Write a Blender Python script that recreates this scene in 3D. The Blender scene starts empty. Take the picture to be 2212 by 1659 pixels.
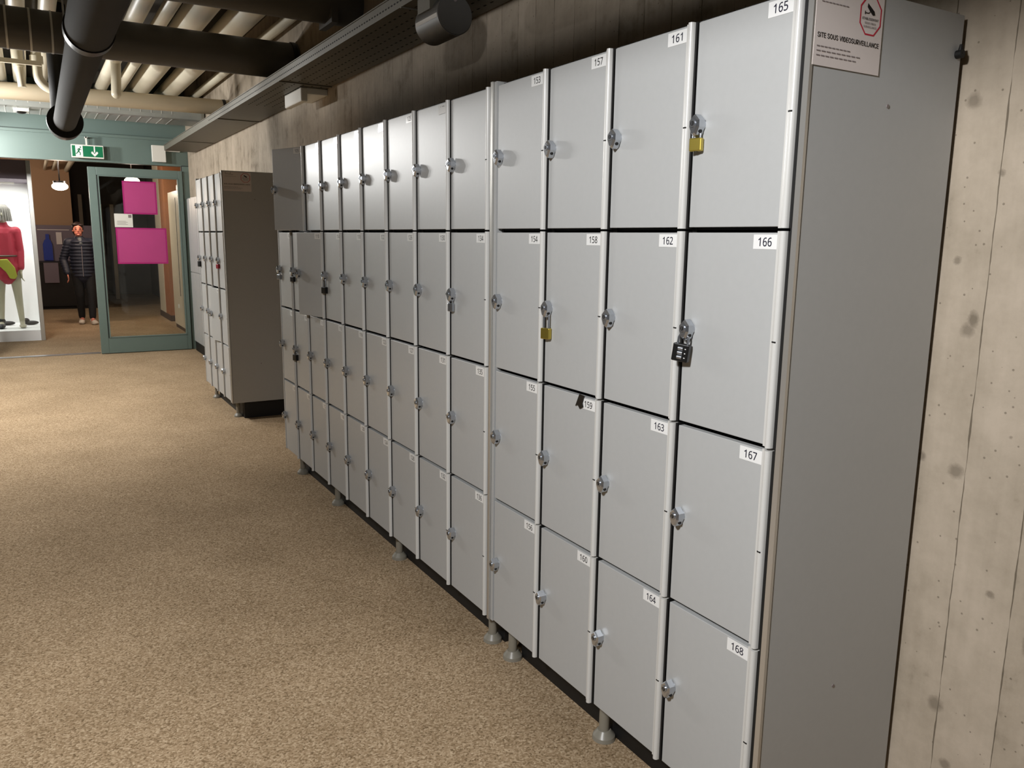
import bpy, bmesh, math, random
from mathutils import Vector, Matrix
random.seed(7)
S = bpy.context.scene
COL = S.collection
PI = math.pi
FL = -0.145      # floor level; z = 0 is the underside of the lockers
CEIL = 3.12
WX = 0.50        # concrete wall plane

# ------------------------------------------------------------------ camera
CAM = Vector((-1.316, -2.3263, 1.3478))
yaw, pitch, roll = 0.5367, -0.1793, 0.013
fw = Vector((math.sin(yaw)*math.cos(pitch), math.cos(yaw)*math.cos(pitch), math.sin(pitch)))
rt = Vector((math.cos(yaw), -math.sin(yaw), 0)); up = rt.cross(fw)
r2 = math.cos(roll)*rt + math.sin(roll)*up; u2 = -math.sin(roll)*rt + math.cos(roll)*up
cd = bpy.data.cameras.new('camera'); cam = bpy.data.objects.new('camera', cd); COL.objects.link(cam)
M4 = Matrix((r2, u2, -fw)).transposed().to_4x4(); M4.translation = CAM
cam.matrix_world = M4
cd.sensor_fit = 'HORIZONTAL'; cd.sensor_width = 36; cd.lens = 1731/2212*36
cd.clip_start = 0.05
S.camera = cam
# ------------------------------------------------------------------ world, exposure
S.view_settings.view_transform = 'Standard'; S.view_settings.look = 'None'
S.view_settings.exposure = 0.0; S.view_settings.gamma = 1; S.view_settings.use_curve_mapping = False
w = bpy.data.worlds.new('world'); S.world = w; w.use_nodes = True
w.node_tree.nodes['Background'].inputs[0].default_value = (1, .95, .87, 1)
w.node_tree.nodes['Background'].inputs[1].default_value = 0.04
# ------------------------------------------------------------------ lights (lamps of the corridor, the hall and the display case, two of them added)
def point(name, loc, power, col, rad=.12):
    l = bpy.data.lights.new(name, 'POINT'); l.energy = power; l.color = col; l.shadow_soft_size = rad
    o = bpy.data.objects.new(name, l); COL.objects.link(o); o.location = loc; return o
def area(name, loc, power, col, sx, sy, rot=(0, 0, 0)):
    l = bpy.data.lights.new(name, 'AREA'); l.energy = power; l.color = col; l.shape = 'RECTANGLE'; l.size = sx; l.size_y = sy
    o = bpy.data.objects.new(name, l); COL.objects.link(o); o.location = loc; o.rotation_euler = rot; return o
WARM = (1, .99, .97)
def spot(name, loc, power, col, size, blend, rad=.1):
    l = bpy.data.lights.new(name, 'SPOT'); l.energy = power; l.color = col; l.spot_size = math.radians(size); l.spot_blend = blend; l.shadow_soft_size = rad
    o = bpy.data.objects.new(name, l); COL.objects.link(o); o.location = loc; return o
LAMPS = [(-2.2, -1.9, 2.36), (-2.05, 4.45, 2.68), (-2.45, .5, 2.72)]
TUBE_X, TUBE_Z = -1.95, 2.36
for y in (5.7, 6.9, 8.1): point('fluorescent_light', (TUBE_X, y, TUBE_Z), 98, WARM, .06)
sp_ = spot('corridor_spotlight', LAMPS[0], 350, (.985, .99, 1), 108, 1.0, .13)
sp_.rotation_euler = (Vector((0, -1.0, .75))-Vector(LAMPS[0])).to_track_quat('-Z', 'Y').to_euler()
spot('corridor_floor_spot', LAMPS[1], 320, WARM, 112, 1.0)
spot('corridor_floor_spot', LAMPS[2], 235, WARM, 96, 1.0)  # fill added to brighten the near floor, no lamp known there
HALL = [(-.85, 12.3, 2.06), (.18, 12.3, 2.19), (-2.0, 14.9, 2.42)]
point('hall_lamp_light', (-.85, 12.3, 1.95), 34, (1, .74, .58), .1)
point('hall_lamp_light', (.19, 12.3, 2.08), 20, (1, .84, .7), .1)
point('hall_lamp_light', (-2.0, 14.9, 2.3), 45, (1, .84, .7), .1)  # unseen lamp added to brighten the tan wall
area('display_case_light', (-2.1, 11.2, 2.03), 42, (1, .98, .96), 1.5, .8)

# ------------------------------------------------------------------ materials
def lin(c):
    c = c/255; return c/12.92 if c <= .04045 else ((c+.055)/1.055)**2.4
def rgb(r, g, b): return (lin(r), lin(g), lin(b), 1)
def mat(name, col, rough=.5, metal=0, spec=.5, emit=None, es=0, noise=None, bump=None, trans=0, coat=0):
    m = bpy.data.materials.new(name); m.use_nodes = True; nt = m.node_tree; b = nt.nodes['Principled BSDF']
    b.inputs['Base Color'].default_value = col; b.inputs['Roughness'].default_value = rough
    b.inputs['Metallic'].default_value = metal; b.inputs['Specular IOR Level'].default_value = spec
    b.inputs['Transmission Weight'].default_value = trans; b.inputs['Coat Weight'].default_value = coat
    if emit: b.inputs['Emission Color'].default_value = emit; b.inputs['Emission Strength'].default_value = es
    if noise or bump:
        tc = nt.nodes.new('ShaderNodeTexCoord')
    if noise:   # (scale, amount)
        n = nt.nodes.new('ShaderNodeTexNoise'); n.inputs['Scale'].default_value = noise[0]; n.inputs['Detail'].default_value = 4
        nt.links.new(tc.outputs['Object'], n.inputs['Vector'])
        mx = nt.nodes.new('ShaderNodeMix'); mx.data_type = 'RGBA'
        a = noise[1]
        mx.inputs[6].default_value = tuple(c*(1-a) for c in col[:3])+(1,); mx.inputs[7].default_value = tuple(min(1, c*(1+a)) for c in col[:3])+(1,)
        nt.links.new(n.outputs[0], mx.inputs[0]); nt.links.new(mx.outputs[2], b.inputs['Base Color'])
    if bump:    # (scale, strength)
        n2 = nt.nodes.new('ShaderNodeTexNoise'); n2.inputs['Scale'].default_value = bump[0]
        nt.links.new(tc.outputs['Object'], n2.inputs['Vector'])
        bp = nt.nodes.new('ShaderNodeBump'); bp.inputs['Strength'].default_value = bump[1]; bp.inputs['Distance'].default_value = .002
        nt.links.new(n2.outputs[0], bp.inputs['Height']); nt.links.new(bp.outputs[0], b.inputs['Normal'])
    return m

def carpet_mat():
    m = bpy.data.materials.new('speckled_carpet'); m.use_nodes = True; nt = m.node_tree; N = nt.nodes.new; L = nt.links.new
    b = nt.nodes['Principled BSDF']; b.inputs['Roughness'].default_value = .95; b.inputs['Specular IOR Level'].default_value = .1
    tc = N('ShaderNodeTexCoord')
    v = N('ShaderNodeTexVoronoi'); v.inputs['Scale'].default_value = 190
    n0 = N('ShaderNodeTexNoise'); n0.inputs['Scale'].default_value = 120; n0.inputs['Detail'].default_value = 3; n0.inputs['Roughness'].default_value = .7
    n1 = N('ShaderNodeTexNoise'); n1.inputs['Scale'].default_value = 2.2; n1.inputs['Detail'].default_value = 5
    for n in (v, n0, n1): L(tc.outputs['Object'], n.inputs['Vector'])
    sep = N('ShaderNodeSeparateColor'); L(v.outputs['Color'], sep.inputs[0])
    ad = N('ShaderNodeMath'); ad.operation = 'ADD'; L(sep.outputs[0], ad.inputs[0]); L(n0.outputs[0], ad.inputs[1])
    hf = N('ShaderNodeMath'); hf.operation = 'MULTIPLY'; L(ad.outputs[0], hf.inputs[0]); hf.inputs[1].default_value = .5
    cr = N('ShaderNodeValToRGB'); e = cr.color_ramp.elements
    e[0].position = .15; e[0].color = rgb(104, 84, 60); e[1].position = .85; e[1].color = rgb(212, 190, 160)
    x = cr.color_ramp.elements.new(.38); x.color = rgb(158, 134, 104); x = cr.color_ramp.elements.new(.6); x.color = rgb(180, 156, 126)
    L(hf.outputs[0], cr.inputs[0])
    mx = N('ShaderNodeMix'); mx.data_type = 'RGBA'; mx.blend_type = 'MULTIPLY'; mx.inputs[0].default_value = 1
    cr2 = N('ShaderNodeValToRGB'); cr2.color_ramp.elements[0].position = .3; cr2.color_ramp.elements[0].color = (.80, .79, .77, 1)
    cr2.color_ramp.elements[1].position = .7; cr2.color_ramp.elements[1].color = (1, 1, 1, 1)
    L(n1.outputs[0], cr2.inputs[0]); L(cr.outputs[0], mx.inputs[6]); L(cr2.outputs[0], mx.inputs[7]); L(mx.outputs[2], b.inputs['Base Color'])
    bp = N('ShaderNodeBump'); bp.inputs['Strength'].default_value = .5; bp.inputs['Distance'].default_value = .003
    L(hf.outputs[0], bp.inputs['Height']); L(bp.outputs[0], b.inputs['Normal'])
    return m

def concrete_mat():
    """board marked concrete: narrow vertical boards of uneven tone, joints, stains and pores (wall lies in the YZ plane)"""
    m = bpy.data.materials.new('board_marked_concrete'); m.use_nodes = True; nt = m.node_tree; N = nt.nodes.new; L = nt.links.new
    b = nt.nodes['Principled BSDF']; b.inputs['Roughness'].default_value = .8; b.inputs['Specular IOR Level'].default_value = .25
    tc = N('ShaderNodeTexCoord'); sp = N('ShaderNodeSeparateXYZ'); L(tc.outputs['Object'], sp.inputs[0])
    def math_(op, a, bb=None):
        n = N('ShaderNodeMath'); n.operation = op
        for i, q in enumerate((a, bb)):
            if q is None: continue
            if isinstance(q, (int, float)): n.inputs[i].default_value = q
            else: L(q, n.inputs[i])
        return n.outputs[0]
    y = sp.outputs['Y']; z = sp.outputs['Z']
    sxy = math_('ADD', y, sp.outputs['X'])
    bd = math_('DIVIDE', math_('ADD', sxy, 1.235), .136)           # board coordinate
    idx = math_('FLOOR', bd); fr = math_('FRACT', bd)
    wn = N('ShaderNodeTexWhiteNoise'); wn.noise_dimensions = '1D'; L(idx, wn.inputs['W'])
    tone = math_('ADD', math_('MULTIPLY', wn.outputs['Value'], .16), .07)
    # stretched streaks along the boards
    cb = N('ShaderNodeCombineXYZ'); L(math_('MULTIPLY', sxy, 38), cb.inputs[0]); L(math_('MULTIPLY', z, 2.2), cb.inputs[1]); L(idx, cb.inputs[2])
    st = N('ShaderNodeTexNoise'); st.inputs['Scale'].default_value = 1; st.inputs['Detail'].default_value = 6; L(cb.outputs[0], st.inputs['Vector'])
    bl = N('ShaderNodeTexNoise'); bl.inputs['Scale'].default_value = 7; bl.inputs['Detail'].default_value = 8; bl.inputs['Roughness'].default_value = .65; L(tc.outputs['Object'], bl.inputs['Vector'])
    v = math_('ADD', math_('ADD', tone, math_('MULTIPLY', st.outputs[0], .26)), math_('ADD', math_('MULTIPLY', bl.outputs[0], .95), -.165))
    cr = N('ShaderNodeValToRGB'); e = cr.color_ramp.elements
    e[0].position = .28; e[0].color = rgb(112, 101, 84); e[1].position = .80; e[1].color = rgb(186, 172, 154)
    x = e.new(.5); x.color = rgb(166, 153, 135)
    L(v, cr.inputs[0])
    # joints, broken up by noise
    edge = math_('MINIMUM', fr, math_('SUBTRACT', 1.0, fr))
    cb2 = N('ShaderNodeCombineXYZ'); L(math_('MULTIPLY', z, 9), cb2.inputs[0]); L(idx, cb2.inputs[1])
    jn = N('ShaderNodeTexNoise'); jn.inputs['Scale'].default_value = 1; jn.inputs['Detail'].default_value = 3; L(cb2.outputs[0], jn.inputs['Vector'])
    jw = math_('MULTIPLY', math_('SUBTRACT', jn.outputs[0], .40), .085)
    jm = math_('LESS_THAN', edge, jw)
    # knots and stains
    cb3 = N('ShaderNodeCombineXYZ'); L(math_('MULTIPLY', sxy, 9), cb3.inputs[0]); L(math_('MULTIPLY', z, 5), cb3.inputs[1])
    vo = N('ShaderNodeTexVoronoi'); vo.inputs['Scale'].default_value = 1.0; vo.inputs['Randomness'].default_value = 1; L(cb3.outputs[0], vo.inputs['Vector'])
    wob = math_('ADD', vo.outputs['Distance'], math_('MULTIPLY', math_('SUBTRACT', bl.outputs[0], .5), .35))
    sc = N('ShaderNodeSeparateColor'); L(vo.outputs['Color'], sc.inputs[0])
    rr = math_('MULTIPLY', math_('POWER', sc.outputs[0], 2.0), .15)
    kn = N('ShaderNodeMapRange'); kn.inputs[3].default_value = 1; kn.inputs[4].default_value = 0
    L(wob, kn.inputs[0]); L(math_('MULTIPLY', rr, .5), kn.inputs[1]); L(math_('ADD', rr, .03), kn.inputs[2])
    dark = math_('MAXIMUM', math_('MULTIPLY', jm, .72), math_('MULTIPLY', kn.outputs[0], .55))
    # single stains low on the wall beside the nearest lockers
    for (sy, sz, sr) in ((-1.252, 1.31, .010), (-1.293, 1.155, .020), (-1.305, .825, .022), (-1.416, .933, .009), (-1.414, .564, .012), (-1.32, .241, .022), (-1.217, .843, .016), (-1.25, 1.66, .022), (-1.36, .10, .016), (-1.45, 1.45, .012), (-1.33, 1.5, .010)):
        vd = N('ShaderNodeVectorMath'); vd.operation = 'DISTANCE'; L(tc.outputs['Object'], vd.inputs[0]); vd.inputs[1].default_value = (WX, sy, sz)
        wb_ = math_('ADD', vd.outputs['Value'], math_('MULTIPLY', math_('SUBTRACT', bl.outputs[0], .5), .045))
        mr = N('ShaderNodeMapRange'); L(wb_, mr.inputs[0]); mr.inputs[1].default_value = sr*.35; mr.inputs[2].default_value = sr*.95; mr.inputs[3].default_value = .45; mr.inputs[4].default_value = 0
        dark = math_('MAXIMUM', dark, mr.outputs[0])
    # fine pores
    po = N('ShaderNodeTexVoronoi'); po.inputs['Scale'].default_value = 34; L(tc.outputs['Object'], po.inputs['Vector'])
    pm = math_('MULTIPLY', math_('LESS_THAN', po.outputs['Distance'], .09), .5)
    dark = math_('MAXIMUM', dark, pm)
    mx = N('ShaderNodeMix'); mx.data_type = 'RGBA'; L(dark, mx.inputs[0]); L(cr.outputs[0], mx.inputs[6]); mx.inputs[7].default_value = rgb(70, 60, 44)
    L(mx.outputs[2], b.inputs['Base Color'])
    bp = N('ShaderNodeBump'); bp.inputs['Strength'].default_value = .6; bp.inputs['Distance'].default_value = .004
    L(math_('SUBTRACT', v, dark), bp.inputs['Height']); L(bp.outputs[0], b.inputs['Normal'])
    return m

M = dict(
 carpet=carpet_mat(), concrete=concrete_mat(),
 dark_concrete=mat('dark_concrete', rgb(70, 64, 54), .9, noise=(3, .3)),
 laminate=mat('grey_laminate', rgb(176, 177, 176), .37, noise=(60, .03)),
 carcass=mat('dark_carcass', rgb(30, 29, 27), .7),  # near-black: the dark of the door gaps put into the colour
 alu=mat('brushed_aluminium', rgb(205, 203, 198), .34, .75),
 pvc=mat('profile_anodised', rgb(205, 204, 200), .28, .0),
 plainblack=mat('plain_black', rgb(14, 13, 12), .6),
 chrome=mat('chrome', rgb(196, 200, 206), .2, .9),
 steel=mat('steel', rgb(180, 184, 190), .28, .9),
 brass=mat('brass', rgb(190, 170, 80), .3, .85),
 black=mat('black_plastic', rgb(16, 15, 14), .35),
 redp=mat('red_plastic', rgb(150, 18, 40), .4),
 white=mat('white_plastic', rgb(225, 223, 214), .4),
 paper=mat('sign_paper', rgb(218, 208, 203), .5),
 label=mat('label_white', rgb(232, 232, 230), .16),
 ink=mat('ink', rgb(14, 16, 40), .5),
 inkblack=mat('ink_black', rgb(22, 20, 22), .5),
 inkgrey=mat('ink_grey', rgb(130, 120, 118), .6),
 inkred=mat('ink_red', rgb(190, 35, 60), .5),
 teal=mat('teal_paint', rgb(104, 121, 115), .42, noise=(5, .04)),
 tealdark=mat('teal_gap', rgb(22, 28, 26), .6),
 pink=mat('magenta_paper', rgb(180, 62, 124), .6, noise=(6, .05)),
 pinkd=mat('magenta_border', rgb(166, 24, 108), .5),
 green=mat('exit_green', rgb(0, 110, 70), .4),
 foot=mat('translucent_foot', rgb(158, 152, 138), .35, trans=.3),
 duct=mat('dark_grey_duct', rgb(92, 90, 86), .5, .1, noise=(4, .15)),
 bpipe=mat('black_pipe_insulation', rgb(42, 40, 38), .85, noise=(9, .15)),
 brub=mat('black_rubber', rgb(14, 13, 12), .45),
 foil=mat('foil_duct', rgb(158, 162, 158), .4, .3, noise=(5, .1)),
 seam=mat('foil_tape', rgb(205, 205, 200), .4, .2),
 cream=mat('cream_pipe_paint', rgb(216, 208, 186), .4, noise=(6, .05)),
 greyduct=mat('brown_grey_pipe', rgb(196, 182, 156), .5, noise=(5, .08)),
 tray=mat('galvanised_tray', rgb(104, 100, 88), .5, .3, noise=(20, .12)),
 hole=mat('tray_hole', rgb(12, 11, 9), .9),
 yellow=mat('yellow_cable', rgb(170, 150, 40), .5),
 cable=mat('grey_cable', rgb(60, 58, 52), .5),
 lampglass=mat('lamp_glass', rgb(255, 250, 235), .3, emit=(1, .86, .66, 1), es=9),
 casewhite=mat('case_white', rgb(240, 240, 240), .5),
 tan=mat('tan_wall', rgb(190, 152, 118), .8, noise=(2, .04)),
 darkwall=mat('dark_hall_wall', rgb(104, 97, 90), .8, noise=(2, .1)),
 board=mat('grey_board', rgb(120, 108, 118), .7),
 counter=mat('black_counter', rgb(18, 14, 13), .5),
 blue=mat('blue_print', rgb(24, 52, 150), .5),
 wood=mat('orange_wood', rgb(160, 104, 66), .5, noise=(8, .15)),
 brown=mat('brown_trim', rgb(72, 52, 38), .6),
 skin=mat('skin', rgb(205, 128, 106), .5), hair=mat('dark_hair', rgb(34, 22, 18), .5, noise=(80, .3)),
 navy=mat('navy_puffer', rgb(19, 24, 40), .6, bump=(40, .4)), trouser=mat('black_trousers', rgb(14, 13, 13), .8),
 shoe=mat('cream_shoe', rgb(208, 196, 178), .6), grey_cloth=mat('grey_shirt', rgb(96, 100, 100), .8), eye=mat('eye_dark', rgb(22, 16, 14), .3),
 lips=mat('lips', rgb(150, 60, 60), .5),
 coral=mat('coral_jacket', rgb(172, 42, 62), .6, bump=(30, .4)), mann=mat('mannequin_white', rgb(178, 172, 150), .4),
 greyhair=mat('grey_wig', rgb(120, 116, 110), .7, noise=(90, .5)), lime=mat('lime_cloth', rgb(176, 178, 60), .6), belt=mat('grey_belt', rgb(80, 76, 66), .6),
 boot=mat('dark_boots', rgb(30, 30, 34), .5),
)
def glass_mat():
    m = bpy.data.materials.new('clear_glass'); m.use_nodes = True; nt = m.node_tree
    for n in list(nt.nodes): nt.nodes.remove(n)
    o = nt.nodes.new('ShaderNodeOutputMaterial'); t = nt.nodes.new('ShaderNodeBsdfTransparent'); t.inputs[0].default_value = (.93, .95, .93, 1)
    g = nt.nodes.new('ShaderNodeBsdfGlossy'); g.inputs['Roughness'].default_value = .02
    f = nt.nodes.new('ShaderNodeFresnel'); f.inputs[0].default_value = 1.45
    mx = nt.nodes.new('ShaderNodeMixShader'); nt.links.new(f.outputs[0], mx.inputs[0]); nt.links.new(t.outputs[0], mx.inputs[1]); nt.links.new(g.outputs[0], mx.inputs[2])
    nt.links.new(mx.outputs[0], o.inputs[0]); return m
M['glass'] = glass_mat()

# ------------------------------------------------------------------ mesh helpers
class MB:
    def __init__(s): s.v = []; s.f = []; s.m = []; s.sm = []; s.mats = []
    def mi(s, m):
        if m not in s.mats: s.mats.append(m)
        return s.mats.index(m)
    def add(s, vs, fs, m, smooth=False):
        b = len(s.v); s.v += [tuple(v) for v in vs]; k = s.mi(m)
        for f in fs: s.f.append([b+i for i in f]); s.m.append(k); s.sm.append(smooth)
        return s
    def box(s, x0, x1, y0, y1, z0, z1, m):
        vs = [(x, y, z) for z in (z0, z1) for y in (y0, y1) for x in (x0, x1)]
        return s.add(vs, [(0, 2, 3, 1), (4, 5, 7, 6), (0, 1, 5, 4), (2, 6, 7, 3), (0, 4, 6, 2), (1, 3, 7, 5)], m)
    def bbox(s, x0, x1, y0, y1, z0, z1, m, b=.003):
        """box with chamfered edges"""
        bm = bmesh.new(); bmesh.ops.create_cube(bm, size=1)
        for v in bm.verts: v.co = Vector(((x0+x1)/2+v.co.x*(x1-x0), (y0+y1)/2+v.co.y*(y1-y0), (z0+z1)/2+v.co.z*(z1-z0)))
        bmesh.ops.bevel(bm, geom=list(bm.edges), offset=b, segments=2, affect='EDGES', profile=.5)
        bm.verts.index_update(); s.add([v.co for v in bm.verts], [[v.index for v in f.verts] for f in bm.faces], m); bm.free(); return s
    def cyl(s, a, b, r1, m, r2=None, n=20, caps=True, smooth=True):
        a = Vector(a); b = Vector(b); r2 = r1 if r2 is None else r2; d = (b-a).normalized()
        t = d.cross(Vector((0, 0, 1)) if abs(d.z) < .9 else Vector((0, 1, 0))).normalized(); q = d.cross(t)
        vs = [a+(t*math.cos(2*PI*i/n)+q*math.sin(2*PI*i/n))*r1 for i in range(n)]+[b+(t*math.cos(2*PI*i/n)+q*math.sin(2*PI*i/n))*r2 for i in range(n)]
        s.add(vs, [(i, (i+1) % n, n+(i+1) % n, n+i) for i in range(n)], m, smooth)
        if caps: s.add(vs[:n], [list(range(n))[::-1]], m); s.add(vs[n:], [list(range(n))], m)
        return s
    def tube(s, path, r, m, n=12, caps=True):
        P = [Vector(p) for p in path]; rs = r if isinstance(r, (list, tuple)) else [r]*len(P)
        prev = None; vs = []
        for i, p in enumerate(P):
            d = (P[min(i+1, len(P)-1)]-P[max(i-1, 0)]).normalized()
            if prev is None: t = d.cross(Vector((0, 0, 1)) if abs(d.z) < .9 else Vector((0, 1, 0))).normalized()
            else: t = (prev-d*prev.dot(d)).normalized()
            prev = t; q = d.cross(t)
            vs += [p+(t*math.cos(2*PI*k/n)+q*math.sin(2*PI*k/n))*rs[i] for k in range(n)]
        fs = [(i*n+k, i*n+(k+1) % n, (i+1)*n+(k+1) % n, (i+1)*n+k) for i in range(len(P)-1) for k in range(n)]
        s.add(vs, fs, m, True)
        if caps: s.add(vs[:n], [list(range(n))[::-1]], m); s.add(vs[-n:], [list(range(n))], m)
        return s
    def ell(s, c, r, m, n=16, rot=None):
        c = Vector(c); vs = []; h = n//2
        for i in range(h+1):
            a = PI*i/h
            for k in range(n):
                b = 2*PI*k/n; p = Vector((r[0]*math.sin(a)*math.cos(b), r[1]*math.sin(a)*math.sin(b), r[2]*math.cos(a)))
                if rot: p = rot @ p
                vs.append(c+p)
        return s.add(vs, [(i*n+k, (i+1)*n+k, (i+1)*n+(k+1) % n, i*n+(k+1) % n) for i in range(h) for k in range(n)], m, True)
    def prism(s, poly, axis, a, b, m, smooth=False):
        """poly in the two other axes, extruded along axis from a to b"""
        def mk(p, t):
            return {0: (t, p[0], p[1]), 1: (p[0], t, p[1]), 2: (p[0], p[1], t)}[axis]
        n = len(poly); vs = [mk(p, a) for p in poly]+[mk(p, b) for p in poly]
        s.add(vs, [(i, (i+1) % n, n+(i+1) % n, n+i) for i in range(n)], m, smooth)
        s.add(vs[:n], [list(range(n))[::-1]], m); s.add(vs[n:], [list(range(n))], m); return s
    def build(s, name, parent=None, loc=None, local=False):
        me = bpy.data.meshes.new(name)
        off = Vector((0, 0, 0))
        if parent and not local:
            off = wloc(parent)
        if loc is not None: off = off+Vector(loc) if not local else Vector(loc)
        vs = [tuple(Vector(v)-(off if not local else Vector((0, 0, 0)))) for v in s.v]
        me.from_pydata(vs, [], s.f)
        for m in s.mats: me.materials.append(M[m])
        me.polygons.foreach_set('material_index', s.m); me.polygons.foreach_set('use_smooth', s.sm)
        bm = bmesh.new(); bm.from_mesh(me); bmesh.ops.remove_doubles(bm, verts=bm.verts, dist=1e-6)
        bmesh.ops.recalc_face_normals(bm, faces=[f for f in bm.faces])
        for e in bm.edges:
            if len(e.link_faces) == 2 and e.calc_face_angle(0) > .65: e.smooth = False
        bm.to_mesh(me); bm.free(); me.update()
        o = bpy.data.objects.new(name, me); COL.objects.link(o)
        if parent: o.parent = parent
        if loc is not None: o.location = loc
        return o
def wloc(o):
    v = Vector((0, 0, 0))
    while o: v += o.location; o = o.parent
    return v
def empty(name, loc, rz=0):
    o = bpy.data.objects.new(name, None); COL.objects.link(o); o.location = loc; o.rotation_euler = (0, 0, rz); o.empty_display_size = .1; return o
def tag(o, label=None, cat=None, group=None, kind=None):
    if label: o['label'] = label
    if cat: o['category'] = cat
    if group: o['group'] = group
    if kind: o['kind'] = kind
    return o
def thing(name, loc, label, cat, group=None, rz=0): return tag(empty(name, loc, rz), label, cat, group)
def struct(o): o['kind'] = 'structure'; return o
def copy_tree(o, parent=None):
    c = o.copy(); COL.objects.link(c); c.parent = parent
    for ch in list(o.children): copy_tree(ch, c)
    return c
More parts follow.
